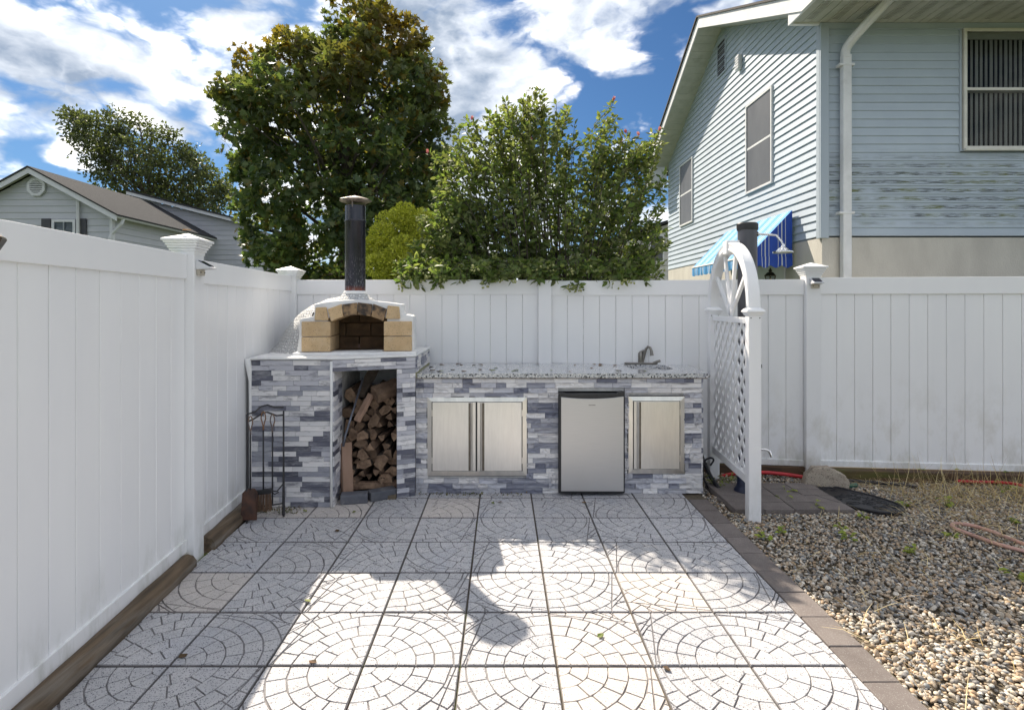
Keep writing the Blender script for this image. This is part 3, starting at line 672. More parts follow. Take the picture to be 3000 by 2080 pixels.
# ------------------------------------------------------------------ pizza oven
ov = empty('pizza_oven', (-1.3, 4.3, 0), label='white plastered wood fired pizza oven on a stone clad base, black chimney', cat='pizza oven')
def build_oven():
    zt = 1.085
    m = MB(); m.box(-1.885, -1.316, 4.165, 5.24, 0, zt); m.obj('base_wall', GROUT, ov)
    m = MB(); m.prism([Vector(p_) for p_ in ((-.838, 4.365, 0), (-.716, 4.418, 0), (-.716, 5.24, 0), (-.838, 5.24, 0))], (0, 0, 0), (0, 0, zt)); m.obj('base_wall', GROUT, ov)
    m = MB(); m.box(-1.316, -.838, 5.08, 5.24, 0, zt); m.obj('niche_back_wall', PLASTER, ov)
    m = MB(); m.box(-1.316, -.838, 4.32, 5.08, -.006, .03); m.obj('niche_floor', DIRT, ov)
    m = MB(); m.box(-1.285, -.838, 4.42, 5.08, 1.02, zt-.001); m.obj('niche_ceiling', PLASTER, ov)
    m = MB(); m.prism([Vector(p_) for p_ in ((-1.30, 4.16, 0), (-.715, 4.415, 0), (-.715, 4.53, 0), (-1.30, 4.30, 0))], (0, 0, 1.022), (0, 0, zt)); m.obj('lintel', GROUT, ov)
    # slab: lumpy white concrete
    out = [(-1.915, 4.145), (-1.29, 4.138), (-.69, 4.40), (-.685, 5.25), (-1.99, 5.25), (-1.93, 4.6)]
    m = MB(); m.prism([Vector((*p_, 0)) for p_ in out], (0, 0, 1.1095), (0, 0, 1.128)); m.obj('top_slab', PLASTER, ov, bev=.007, seg=2)
    # cladding
    clad(ov, (-1.895, 4.165), (-1.285, 4.165), .0, 1.105, .0375, .19, S1, .012, seed=3)
    clad(ov, (-1.2835, 4.160), (-1.298, 4.42), .0, 1.018, .0375, .22, S1, .012, seed=4)
    a = Vector((-1.285, 4.155)); b = Vector((-.70, 4.412)); 
    clad(ov, a, b, 1.020, 1.108, .0293, .20, S1, .012, seed=6)
    q = a.lerp(b, .765)
    clad(ov, q, b, .0, 1.018, .0375, .125, S1, .011, seed=5)
    clad(ov, (-.706, 4.415), (-.706, 5.2), .985, 1.108, .030, .16, S2, .014, seed=8, depthvar=.008)
    m = MB(); m.box(-.716, -.690, 4.43, 5.2, .94, .985); m.obj('mossy_edge', mat('mossy_concrete', (.36, .35, .25), (.20, .21, .07), 14, .95, bump=.6), ov)
    # plaster corner beads
    m = MB(); m.tube([(-1.289, 4.150, 0), (-1.291, 4.149, .4), (-1.289, 4.151, .8), (-1.290, 4.150, 1.1)], [.011, .009, .010, .012], 7); m.obj('plaster_bead', PLASTER, ov, smooth=True)
    m = MB(); m.tube([(-1.90, 4.155, .0), (-1.90, 4.153, .5), (-1.903, 4.155, .95), (-1.91, 4.155, 1.04), (-1.925, 4.16, 1.12)], [.010, .010, .012, .022, .028], 8); m.obj('plaster_bead', PLASTER, ov, smooth=True)
    # dome heightfield
    nx, ny = 132, 96; xs = np.linspace(-2.05, -.66, nx); ys = np.linspace(4.36, 5.27, ny); X, Y = np.meshgrid(xs, ys)
    def se(X, Y, cx, cy, a, b, h, p): 
        r = (np.abs((X-cx)/a)**p+np.abs((Y-cy)/b)**p); return np.where(r < 1, h*(1-np.minimum(r, 1)**1.0)**(1/1.75), -.3*(r-1))
    H = se(X, Y, -1.375, 4.86, .575, .42, .47, 2.0)
    rr = np.hypot(X+1.262, Y-4.72); cone = .525-.15*(1-np.exp(-np.maximum(rr-.08, 0)/.085))-.30*np.maximum(rr-.15, 0)-2.2*np.maximum(rr-.30, 0)
    kk = .03; a_, b_ = H, cone; Hm = np.maximum(a_, b_)+kk*np.log1p(np.exp(-np.abs(a_-b_)/kk)); Hm = np.where(H > -.05, Hm, H)
    flare = .10*np.exp(-np.maximum(np.hypot((X+1.375)/.575, (Y-4.86)/.42)-1, 0)/.09)*np.where(X < -1.2, 1, .5)
    Hm = np.where((H < .10), np.maximum(Hm, flare*1.0-.02), Hm)
    Hm += .004*np.sin(X*37+Y*23)*np.sin(X*19-Y*41)
    Z = 1.125+np.maximum(Hm, -.02)
    m = MB(); vs = list(zip(X.ravel(), Y.ravel(), Z.ravel())); fs = []
    for j in range(ny-1):
        for i in range(nx-1):
            xc, yc = xs[i], ys[j]
            if -1.60 < xc < -.76 and yc < 4.62 and (Z[j, i] < 1.535 or abs(xc+1.165) > .33): continue
            if xc >= -.76 and yc < 4.70: continue
            if max(Z[j, i], Z[j+1, i], Z[j, i+1], Z[j+1, i+1]) < 1.108: continue
            k0 = j*nx+i; fs.append((k0, k0+1, k0+nx+1, k0+nx))
    m.add(vs, fs); m.obj('dome', SHELL, ov, smooth=True)
    # front surround, local frame
    fr = Matrix.Translation((-1.165, 4.425, 0)) @ Matrix.Rotation(R(6), 4, 'Z')
    def T(u, v, z): return fr @ Vector((u, v, z))
    def prism(name, pts, v0, v1, mt, bev=.0, seg=1, sm=False):
        mm = MB(); mm.add([T(u, v0, z) for u, z in pts]+[T(u, v1, z) for u, z in pts], [tuple(range(len(pts))), tuple(range(len(pts), 2*len(pts)))]+[(i, (i+1) % len(pts), len(pts)+(i+1) % len(pts), len(pts)+i) for i in range(len(pts))])
        return mm.obj(name, mt, ov, bev=bev, seg=seg, smooth=sm)
    arc = [(.207*math.sin(t)/math.sin(R(28))*1.0, 1.392+.054*(math.cos(t)-math.cos(R(28)))/(1-math.cos(R(28)))) for t in np.linspace(R(-28), R(28), 13)]
    top = [(.35, 1.530), (.24, 1.545), (.10, 1.560), (0, 1.566), (-.10, 1.562), (-.22, 1.55), (-.340, 1.528)]
    outer_r = [(.45, 1.12), (.448, 1.30), (.44, 1.428), (.425, 1.438), (.36, 1.446), (.348, 1.47)]
    outer_l = [(-.338, 1.47), (-.35, 1.43), (-.44, 1.415), (-.453, 1.40), (-.455, 1.30), (-.475, 1.12)]
    prism('front_surround', [(.232, 1.12)]+outer_r+top+outer_l+[(-.232, 1.12)]+[(a_*1.12, b_+.024) for a_, b_ in arc], .005, .40, PLASTER, bev=.010, seg=2, sm='auto')
    # bricks
    g = .0025
    for s in (-1, 1):
        for k in range(2):
            u0, u1 = (.209, .432) if s > 0 else (-.432, -.209); z0 = 1.152+k*.1225
            prism('fire_brick', [(u0, z0), (u1, z0), (u1, z0+.1165), (u0, z0+.1165)], -.018, .36, FBRICK, .004)
    prism('fire_brick', [(-.334, 1.402), (-.226, 1.402), (-.243, 1.507), (-.324, 1.503)], -.014, .1, FBRICK, .004)
    prism('fire_brick', [(.222, 1.412), (.338, 1.412), (.330, 1.510), (.240, 1.519)], -.014, .1, FBRICK, .004)
    for i in range(4):
        t0, t1 = -28+14*i, -14+14*i
        def pt(t, h): 
            tt = R(t); bx_ = .207*math.sin(tt)/math.sin(R(28)); bz = 1.390+.054*(math.cos(tt)-math.cos(R(28)))/(1-math.cos(R(28))); a = R(t*.55); return (bx_+h*math.sin(a), bz+h*math.cos(a))
        hh = (.102, .098, .100, .104)[i]
        a0, a1 = t0+.35, t1-.35
        prism('fire_brick', [pt(a0, 0), pt((a0+a1)/2, .0), pt(a1, 0), pt(a1, hh), pt(a0, hh)], -.016, .34, FBRICK if i == 0 else SOOT, .004)
    # inner chamber: back wall of bricks, side walls, floor
    for r_ in range(3):
        z0 = 1.135+r_*.118; us = [-.30, -.165, .05, .265, .33] if r_ % 2 else [-.30, -.05, .16, .33]
        for u0, u1 in zip(us, us[1:]): prism('inner_brick', [(u0+.003, z0), (u1-.003, z0), (u1-.003, z0+.112), (u0+.003, z0+.112)], .42, .48, INBRICK, .004)
    prism('chamber_wall', [(-.31, 1.125), (.31, 1.125), (.31, 1.50), (-.31, 1.50)], .462, .50, INBRICK)
    for s in (-1, 1): prism('chamber_wall', [(s*.215, 1.127), (s*.235, 1.127), (s*.235, 1.5), (s*.215, 1.5)], .12, .47, INBRICK)
    prism('oven_floor', [(-.30, 1.118), (.30, 1.118), (.30, 1.134), (-.30, 1.134)], .0, .47, INBRICK)
    prism('floor_tray', [(-.20, 1.146), (.195, 1.152), (.195, 1.158), (-.20, 1.152)], -.005, .07, WTRIM, .001)
    prism('floor_tray', [(-.11, 1.1345), (.08, 1.1345), (.08, 1.140), (-.11, 1.140)], -.012, .05, RUST, .001)
    mm = MB(); mm.tube([T(-.08, .10, 1.16), T(-.06, .1, 1.183), T(0, .10, 1.19), T(.03, .1, 1.165)], .0015, 6); mm.box(-.008, .004, -.002, .002, -.018, .02, M=Matrix.Translation(T(-.0, .10, 1.185))); mm.obj('wire_handle', RUST, ov)
    prism('door_sill', [(-.50, 1.118), (.47, 1.118), (.47, 1.150), (-.50, 1.147)], -.055, .20, PLASTER, .012, 2)
    # chimney
    c = (-1.262, 4.72)
    m = MB(); r0 = .0835; prof = [(r0+.003, 1.60), (r0+.003, 2.225), (r0+.006, 2.23), (r0+.0075, 2.238), (r0+.006, 2.246), (r0+.0025, 2.25), (r0+.0025, 2.368), (r0-.002, 2.370), (r0-.002, 2.30)]
    m.lathe(prof, 40, (c[0], c[1], 0)); ch = m.obj('chimney', PIPE, ov, smooth='auto')
    m = MB(); m.lathe([(r0+.016, 1.610), (r0+.012, 1.638), (r0+.002, 1.645)], 30, (c[0], c[1], 0)); m.obj('chimney_collar', PLASTER, ch, smooth=True)
    m = MB()
    for k in range(3):
        t = k*2.09+.5; p = Vector((c[0]+.082*math.cos(t), c[1]+.082*math.sin(t), 2.35)); m.tube([p, p+Vector((0, 0, .05)), p+Vector((.03*math.cos(t), .03*math.sin(t), .08))], .006, 6)
    m.obj('cap_bracket', CAPM, ch)
    m = MB(); m.lathe([(.078, 2.395), (.122, 2.405), (.136, 2.412), (.137, 2.420), (.128, 2.424), (.05, 2.448), (.012, 2.455), (.004, 2.46)], 9, (c[0], c[1], 0), rot=.3); m.obj('chimney_cap', CAPM, ch, smooth='auto')
under(ov, build_oven)

# ------------------------------------------------------------------ outdoor kitchen counter
kc = empty('kitchen_counter', (.45, 4.46, 0), label='outdoor kitchen counter clad in split grey stone with a granite top', cat='counter')
CY = 4.475
holes_w = [(-.603, .190, .1506, .7724), (1.0217, 1.464, .167, .779), (.4496, .9875, -.01, .825)]
def build_counter():
    m = MB(); x0, x1 = -.702, 1.609
    def seg(xa, xb, za, zb, y0=CY, y1=5.24): m.box(xa, xb, y0, y1, za, zb)
    # core built round the openings
    seg(x0, -.603, 0, .934); seg(-.603, .19, 0, .1506); seg(-.603, .19, .7724, .934); seg(.19, .4496, 0, .934); seg(.4496, .9875, .825, .934); seg(.9875, 1.0217, 0, .934)
    seg(1.0217, 1.464, 0, .167); seg(1.0217, 1.464, .779, .934); seg(1.464, x1, 0, .934)
    m.obj('core_wall', GROUT, kc)
    m = MB(); m.box(.4496, .9875, 5.0, 5.1, 0, .825); m.obj('core_wall', GROUT, kc)
    H = [(a-x0, b-x0, c, d) for a, b, c, d in holes_w]
    n = clad(kc, (x0, CY), (x1, CY), 0, .934, .0407, .15, S2, .012, H, depthvar=.016, seed=11)
    n2 = clad(kc, (x1, CY-.012), (x1, 5.2), 0, .934, .0407, .2, S2, .012, depthvar=.008, seed=12)
    print('counter stones', n, n2)
    # granite top with sink cutout
    m = MB(); outer = [(-.700, CY-.035), (1.672, CY-.035), (1.735, 5.262), (-.700, 5.262)]
    cx, cy, a, b = 1.30, 4.90, .185, .20; ns = 32; inn = []
    for k in range(ns):
        t = 2*math.pi*k/ns; ct, st = math.cos(t), math.sin(t); e = .55; inn.append((cx+a*math.copysign(abs(ct)**e, ct), cy+b*math.copysign(abs(st)**e, st)))
    bm = bmesh.new(); ztop, zb = .971, .936
    def ring(pts, z): return [bm.verts.new((x, y, z)) for x, y in pts]
    for z in (ztop, zb):
        o_ = ring(outer, z); i_ = ring(inn, z); es = []
        for rg in (o_, i_):
            for k in range(len(rg)): es.append(bm.edges.new((rg[k], rg[(k+1) % len(rg)])))
        bmesh.ops.triangle_fill(bm, edges=es, use_beauty=True)
    bm.verts.ensure_lookup_table(); no, ni = 4, ns; off = no+ni
    for st_, cnt in ((0, no), (no, ni)):
        for k in range(cnt):
            a0, a1 = bm.verts[st_+k], bm.verts[st_+(k+1) % cnt]; b0, b1 = bm.verts[off+st_+k], bm.verts[off+st_+(k+1) % cnt]; bm.faces.new((a0, a1, b1, b0))
    bmesh.ops.recalc_face_normals(bm, faces=bm.faces)
    me = bpy.data.meshes.new('granite_top'); bm.to_mesh(me); bm.free(); me.materials.append(GRAN); gt = link('granite_top', me, kc)
    m = MB(); m.box(-.698, 1.655, CY-.026, CY+.01, .9285, .9355); m.obj('wood_strip', mat('plywood_edge', (.20, .14, .09), (.12, .085, .06), 20, .8), kc)
    # sink bowl
    m = MB(); rings = []; 
    for (s, z) in ((1.01, .935), (.98, .90), (.93, .80), (.6, .775), (.05, .77)):
        rings.append([(cx+(x-cx)*s, cy+(y-cy)*s, z) for x, y in inn])
    vs = [p_ for rg in rings for p_ in rg]; fs = [(i*ns+k, i*ns+(k+1) % ns, (i+1)*ns+(k+1) % ns, (i+1)*ns+k) for i in range(len(rings)-1) for k in range(ns)]; fs.append(tuple((len(rings)-1)*ns+k for k in range(ns)))
    m.add(vs, fs); m.obj('sink_bowl', STEELF, kc, smooth='auto')
    # faucet
    fy = 5.165; fx = 1.305; fz = .971
    pl = [(fx+.165*math.copysign(abs(math.cos(t))**.7, math.cos(t)), fy+.032*math.copysign(abs(math.sin(t))**.8, math.sin(t))) for t in [2*math.pi*k/28 for k in range(28)]]
    m = MB(); m.prism([Vector((x, y, 0)) for x, y in pl], (0, 0, fz+.0008), (0, 0, fz+.016)); fa = m.obj('faucet', NICKEL, kc, bev=.004, seg=2, smooth='auto')
    m = MB(); m.lathe([(.026, fz+.014), (.0255, fz+.07), (.0275, fz+.072), (.0275, fz+.076), (.0255, fz+.078), (.0255, fz+.10), (.018, fz+.112)], 20, (fx-.01, fy, 0)); m.obj('faucet_body', NICKEL, fa, smooth='auto')
    m = MB(); m.tube([(fx+.0, fy-.024, fz+.02), (fx+.015, fy-.028, fz+.09), (fx+.03, fy-.035, fz+.145), (fx+.045, fy-.045, fz+.166), (fx+.06, fy-.06, fz+.160), (fx+.070, fy-.07, fz+.13)], .0115, 12); m.tube([(fx+.070, fy-.07, fz+.135), (fx+.073, fy-.073, fz+.105), (fx+.074, fy-.074, fz+.086)], [.0125, .014, .0175], 14); m.obj('spout', NICKEL, fa, smooth='auto')
    m = MB(); m.tube([(fx-.02, fy, fz+.108), (fx+.0, fy-.01, fz+.122), (fx+.035, fy-.015, fz+.135)], [.012, .009, .007], 8); m.obj('faucet_lever', NICKEL, fa, smooth='auto')
    m = MB(); m.tube([(fx+.10, fy-.01, fz+.012), (fx+.14, fy-.02, fz+.026), (fx+.165, fy-.02, fz+.034)], [.010, .012, .013], 10); m.obj('soap_pump', NICKEL, fa, smooth='auto')
    # access doors
    def door_unit(x0, x1, z0, z1, leaves, hinge_right):
        fw = .030; y = CY-.018; mm = MB()
        O = [(x0-.006, z0-.006), (x1+.006, z0-.006), (x1+.006, z1+.006), (x0-.006, z1+.006)]; I = [(x0+fw, z0+fw), (x1-fw, z0+fw), (x1-fw, z1-fw), (x0+fw, z1-fw)]
        for k in range(4):
            a, b, c, d = O[k], O[(k+1) % 4], I[(k+1) % 4], I[k]
            mm.add([(a[0], y-.004, a[1]), (b[0], y-.004, b[1]), (c[0], y-.009, c[1]), (d[0], y-.009, d[1]), (a[0], y+.02, a[1]), (b[0], y+.02, b[1]), (c[0], y+.02, c[1]), (d[0], y+.02, d[1])],
                   [(0, 1, 2, 3), (4, 5, 6, 7), (0, 1, 5, 4), (1, 2, 6, 5), (2, 3, 7, 6), (3, 0, 4, 7)])
        fr = mm.obj('steel_door_frame', STEELF, kc, bev=.0012)
        MB().box(x0-.012, x1+.012, y+.004, y+.021, z0-.011, z1+.012).obj('frame_shadow_strip', BLKPL, kc)  # black strip added round the frame to draw its shadow outline
        b_ = MB().box(x0+fw-.004, x1-fw+.004, y+.0015, y+.0035, z0+fw-.004, z1-fw+.004); b_.obj('shadow_gap', BLKPL, fr)
        for (a, b, hs) in leaves:
            d = MB().box(a+.006, b-.006, y-.012, y+.004, z0+fw+.004, z1-fw-.004); dd = d.obj('cabinet_door', STEEL, kc, bev=.002)
            hx = a+.004+.030 if hs < 0 else b-.004-.030; s = -hs
            # recessed pull: bent lip, and a flat strip coloured dark for the channel's shade
            lp = MB(); lp.prism([Vector((0, 0, 0)), Vector((-s*.004, -.010, 0)), Vector((s*.008, -.020, 0)), Vector((s*.012, -.018, 0)), Vector((s*.003, -.008, 0)), Vector((s*.006, 0, 0))], (hx, y-.0125, z0+fw+.006), (hx, y-.0125, z1-fw-.006)); lp.obj('door_handle', STEELF, dd)
            ch_ = MB().box(min(hx+s*.012, hx+s*.030), max(hx+s*.012, hx+s*.030), y-.0135, y-.0121, z0+fw+.008, z1-fw-.008); ch_.obj('handle_shade_strip', mat('bronze_shadow_steel', (.20, .17, .14), (.14, .12, .10), 20, .4, metal=.8), dd)
            ex = b-.002 if hs < 0 else a+.002
            for zz in (z0+.12, z1-.12): MB().box(ex-.004, ex+.004, y-.018, y-.010, zz-.025, zz+.025).obj('hinge', STEELF, dd, bev=.001)
    x0_, x1_, z0_, z1_ = holes_w[0]; mid = (x0_+x1_)/2-.005
    door_unit(x0_, x1_, z0_, z1_, [(x0_+.03, mid, 1), (mid, x1_-.03, -1)], True)
    x0_, x1_, z0_, z1_ = holes_w[1]
    door_unit(x0_, x1_, z0_, z1_, [(x0_+.03, x1_-.03, -1)], True)
under(kc, build_counter)
for o in kc.children: 
    pass

# fridge
fg = empty('mini_fridge', (.712, 4.42, 0), label='silver and black mini fridge set into the stone counter', cat='fridge')
def build_fridge():
    x0, x1 = .447, .977; yf = 4.395
    MB().box(x0+.012, x1-.012, yf+.062, 4.96, .02, .812).obj('cabinet', BLKPL, fg, bev=.006, seg=2)
    MB().box(x0, x1, yf+.006, yf+.06, .018, .815).obj('door_edge', BLKPL, fg, bev=.012, seg=3)
    n = 12; pts = []
    zt = .790
    for k in range(n+1):
        t = k/n; pts.append((x0+.019+(x1-x0-.031)*t, zt-.016*(1-(2*t-1)**2)+.004*t))
    pts = [(x0+.019, .040)]+[(x0+.019, .05)]+pts+[(x1-.012, .05), (x1-.013, .038)]
    m = MB(); m.prism([Vector((x, 0, z)) for x, z in pts], (0, yf-.003, 0), (0, yf+.03, 0)); d = m.obj('door', FRIDGE, fg, bev=.003, seg=2)
    m = MB(); pts = [(x0+.006, .79), (x0+.006, .822), (x0+.045, .822), (x0+.052, .812), (x1-.060, .816), (x1-.050, .830), (x1-.012, .832), (x1-.002, .822), (x1-.002, .79)]
    m.prism([Vector((x, 0, z)) for x, z in pts], (0, yf+.004, 0), (0, yf+.06, 0)); m.obj('top_trim', BLKPL, fg, bev=.003)
    m = MB(); u = .705-.018; rr = random.Random(2)
    for w_, h_ in ((.005, .009), (.004, .008), (.006, .007), (.003, .009), (.005, .005), (.004, .009), (.005, .008), (.006, .009), (.005, .009)):
        m.box(u, u+w_*.5, yf-.0042, yf-.0028, .722, .722+h_); m.box(u, u+w_*.8, yf-.0042, yf-.0028, .722+h_*.4, .722+h_*.4+.0015); u += w_*1.25
    m.obj('logo_lettering', BLKPL, d)
under(fg, build_fridge)

# ------------------------------------------------------------------ logs in the niche
def split_log(name, c, r, L_, rot, ntype, axis_tilt=(0, 0), mats=None):
    n = {0: 3, 1: 4, 2: 5}[ntype]; m = MB(); pts = []
    if ntype == 0: prof = [(0, 0), (1, .15), (.92, .45), (.7, .75), (.3, 1.0)]
    elif ntype == 1: prof = [(-.9, -.5), (.8, -.6), (1.0, .1), (.4, .75), (-.6, .6)]
    else: prof = [(-1, -.4), (0, -.62), (1, -.35), (.85, .3), (.2, .62), (-.7, .42)]
    cx = sum(p_[0] for p_ in prof)/len(prof); cy = sum(p_[1] for p_ in prof)/len(prof)
    ca, sa = math.cos(rot), math.sin(rot); seg = 5; k = len(prof); vs = []
    for s in range(seg+1):
        t = s/seg
        for (a, b) in prof:
            a, b = (a-cx)*r*random.uniform(.9, 1.08), (b-cy)*r*random.uniform(.9, 1.08)
            vs.append(Vector((a*ca-b*sa, -L_/2+L_*t+random.uniform(-.004, .004), a*sa+b*ca)))
    fs = [(s*k+i, s*k+(i+1) % k, (s+1)*k+(i+1) % k, (s+1)*k+i) for s in range(seg) for i in range(k)]
    m.mi = 0; m.add(vs, fs); m.m = [0]*len(fs)
    for s in range(seg): m.m[s*k+1] = 2; m.m[s*k+2] = 2
    # ends with centre vertex
    for s in (0, seg):
        ctr = sum((vs[s*k+i] for i in range(k)), Vector())/k; b = len(m.v); m.v.append(tuple(ctr+Vector((0, -.004 if s == 0 else .004, 0))))
        for i in range(k): m.f.append((s*k+i, s*k+(i+1) % k, b)); m.m.append(1)
    o = m.obj(name, [LOGM, LOGE, BARK]); o.location = c; o.rotation_euler = (axis_tilt[0], 0, axis_tilt[1]); return o
rl = random.Random(5); row = 0; z = .115; cnt = 0
while z < .84:
    r = .047; xs_ = -1.255+(row % 2)*.045; 
    colno = -1
    while xs_ < -.87:
        colno += 1
        rr_ = r*rl.uniform(.85, 1.3); top_lim = .86-.28*max(0, (-1.05-xs_)/.2)
        if z < .90:
            o = split_log('firewood_log', (xs_+rl.uniform(-.012, .012), 4.66+rl.uniform(-.05, .05)+.05*(row > 5), z+rl.uniform(-.012, .012)), rr_*1.15, rl.uniform(.36, .44), rl.uniform(0, 6.28), rl.choice((0, 0, 1, 2)), (rl.uniform(-.08, .08), rl.uniform(-.14, .14)))
            tag(o, 'log %s of the %s' % (('at the left end', 'second from left', 'just left of centre', 'at the centre', 'just right of centre', 'second from right', 'at the right end')[colno], ('bottom row in the niche', 'row just above the bottom', 'third lowest row', 'lower middle row', 'row at half height', 'row just above half height', 'upper middle row', 'upper row below two others', 'row beneath the topmost', 'uppermost row of the niche', 'very top layer', 'peak layer')[row]), 'firewood', 'split logs stacked in the oven niche'); cnt += 1
        xs_ += rr_*1.75
    z += .068; row += 1
print('logs', cnt)
def slab_obj(name, a, b, w, t, mt, roll=0, **k):
    a = Vector(a); b = Vector(b); d = (b-a); L_ = d.length; m = MB(); n = 6; vs = []
    for i in range(n+1):
        for (x, y) in ((-w/2, -t/2), (w/2, -t/2), (w/2, t/2), (-w/2, t/2)): vs.append(Vector((x*random.uniform(.93, 1.05), y*random.uniform(.85, 1.1), L_*i/n)))
    fs = [(i*4+j, i*4+(j+1) % 4, (i+1)*4+(j+1) % 4, (i+1)*4+j) for i in range(n) for j in range(4)]+[(3, 2, 1, 0), (n*4, n*4+1, n*4+2, n*4+3)]
    m.add(vs, fs); o = m.obj(name, mt, bev=.003, **k); o.location = a; o.rotation_mode = 'QUATERNION'; o.rotation_quaternion = d.to_track_quat('Z', 'Y') @ Matrix.Rotation(roll, 3, 'Z').to_quaternion(); return o
slab_obj('firewood_log', (-1.225, 4.345, .035), (-1.262, 4.42, .42), .085, .06, BOARD, .2, label='pale split log standing upright at the front left of the niche', cat='firewood')
slab_obj('firewood_log', (-1.20, 4.42, .075), (-.85, 4.47, .078), .06, .05, LOGM, 0, label='reddish split log lying crosswise at the bottom of the niche', cat='firewood')
slab_obj('bark_slab', (-1.17, 4.5, .78), (-1.07, 4.62, 1.0), .085, .03, BARK, .4, label='dark bark slab propped up at the top of the log pile', cat='firewood')
slab_obj('firewood_log', (-1.03, 4.42, .80), (-.86, 4.56, .86), .12, .09, LOGM, .5, label='rounded split log lying on top of the pile at the right', cat='firewood')
slab_obj('firewood_log', (-1.16, 4.38, .60), (-1.065, 4.47, .80), .05, .035, BOARD, .3, label='thin pale split stick leaning on the front of the log pile', cat='firewood')
m = MB(); m.tube([(-1.245, 4.30, .42), (-1.235, 4.33, .50), (-1.13, 4.46, .93)], [.011, .009, .008], 10); o = m.obj('metal_rod', mat('dull_grey_metal', (.20, .22, .27), (.12, .12, .14), 20, .4, metal=.6), label='grey metal rod leaning against the stacked logs', cat='rod', smooth=True)
# threshold blocks
def block(a, b, w, h, label):
    a = Vector(a); b = Vector(b); d = b-a; m = MB(); m.box(0, d.length, -w/2, w/2, 0, h); o = m.obj('edging_block', SLATE, bev=.012, seg=2, label=label, cat='block'); o.location = a; o.rotation_euler = (0, 0, math.atan2(d.y, d.x)); return o
block((-1.245, 4.235, .0), (-1.045, 4.275, 0), .095, .075, 'dark grey concrete block at the foot of the wood niche, left one')
block((-1.04, 4.29, .0), (-.86, 4.40, 0), .095, .075, 'lighter grey concrete block at the foot of the wood niche, right one')

# ------------------------------------------------------------------ fireplace tools
st = empty('tool_stand', (-1.70, 3.92, 0), label='black iron fireplace tool stand by the left fence', cat='tool stand')
def build_stand():
    A = Vector((-1.800, 3.88, 0)); B = Vector((-1.590, 4.0, 0)); 
    def Q(t, z): v = A.lerp(B, t); return (v.x, v.y, z)
    for t in (0, 1): MB().tube([Q(t, 0), Q(t, .40), Q(t, .755)], [.011, .006, .006], 6).obj('leg', IRON, st)
    for t, s in ((0, -1), (1, 1)): 
        v = Vector(Q(t, .012)); MB().tube([v+Vector((.02, -.045, -.004)), v+Vector((0, 0, .02)), v+Vector((-.015, .04, -.004))], .007, 6).obj('foot', IRON, st)
    MB().tube([Q(0, .755), Q(.2, .762), Q(.38, .80), Q(.55, .807), Q(.75, .785), Q(1, .78)], .006, 6).obj('top_bar', IRON, st)
    MB().tube([Q(0, .70), Q(.15, .712), Q(.45, .755), Q(.55, .755), Q(.8, .725), Q(1, .725)], .006, 6).obj('hanging_bar', IRON, st)
    MB().tube([Q(0, .09), Q(1, .085)], .006, 6).obj('bottom_bar', IRON, st)
    MB().tube([Q(.62, .19), Q(.82, .18), Q(1.02, .235)], .005, 6).obj('rest_hook', IRON, st)
under(st, build_stand)
def tool(x, y, ztop, zbot, name, label, cat, handm):
    r = empty(name, (x, y, 0), label=label, cat=cat)
    m = MB(); lp = []
    for k in range(13):
        t = k/12*2*math.pi-math.pi/2; lp.append((.016*math.cos(t)*(1.0 if math.sin(t) > -.2 else .6), 0, ztop-.045+.05*math.sin(t)))
    m.tube(lp, .0045, 6, cap=False); m.tube([(0, 0, ztop-.09), (0, 0, ztop-.125)], [.007, .006], 8); m.obj('handle_loop', handm, r, smooth=True)
    MB().tube([(0, 0, ztop-.12), (0, 0, zbot)], .0055, 8).obj('shaft', IRON, r, smooth=True)
    return r
t1 = tool(-1.776, 3.88, .735, .22, 'ash_shovel', 'rusty ash shovel hanging at the left of the tool stand', 'shovel', WOODH)
m = MB(); m.add([(-.028, 0, .23), (.028, 0, .23), (.052, -.012, .20), (.056, -.03, .02), (-.056, -.03, .02), (-.052, -.012, .20), (-.028, .008, .23), (.028, .008, .23), (.052, .0, .20), (.056, -.022, .02), (-.056, -.022, .02), (-.052, .0, .20)],
              [(0, 1, 2, 3, 4, 5), (11, 10, 9, 8, 7, 6)]+[(i, (i+1) % 6, 6+(i+1) % 6, 6+i) for i in range(6)]); m.obj('shovel_blade', RUST, t1)
t2 = tool(-1.700, 3.915, .76, .20, 'hearth_brush', 'hearth brush with tan bristles hanging on the tool stand', 'brush', mat('worn_wood_handle', (.26, .13, .06), (.16, .09, .05), 30, .6))
MB().prism([Vector(p_) for p_ in ((-.062, 0, .178), (-.058, 0, .205), (.05, 0, .222), (.064, 0, .212), (.055, 0, .185))], (0, -.016, 0), (0, .016, 0)).obj('brush_head', BLKPL, t2, bev=.004)
m = MB()
for k in range(90):
    x = random.uniform(-.052, .050); y = random.uniform(-.012, .012); m.tube([(x, y, .19), (x*1.08+random.uniform(-.004, .004), y*1.4, random.uniform(.055, .075))], .0017, 3, cap=False)
m.obj('bristles', BRIST, t2, kind='stuff')
t3 = tool(-1.648, 3.945, .735, .10, 'poker', 'black iron poker hanging at the right of the tool stand', 'poker', WOODH)
MB().tube([(0, 0, .18), (.02, -.01, .172), (.05, -.015, .19)], .004, 6).obj('poker_hook', IRON, t3)

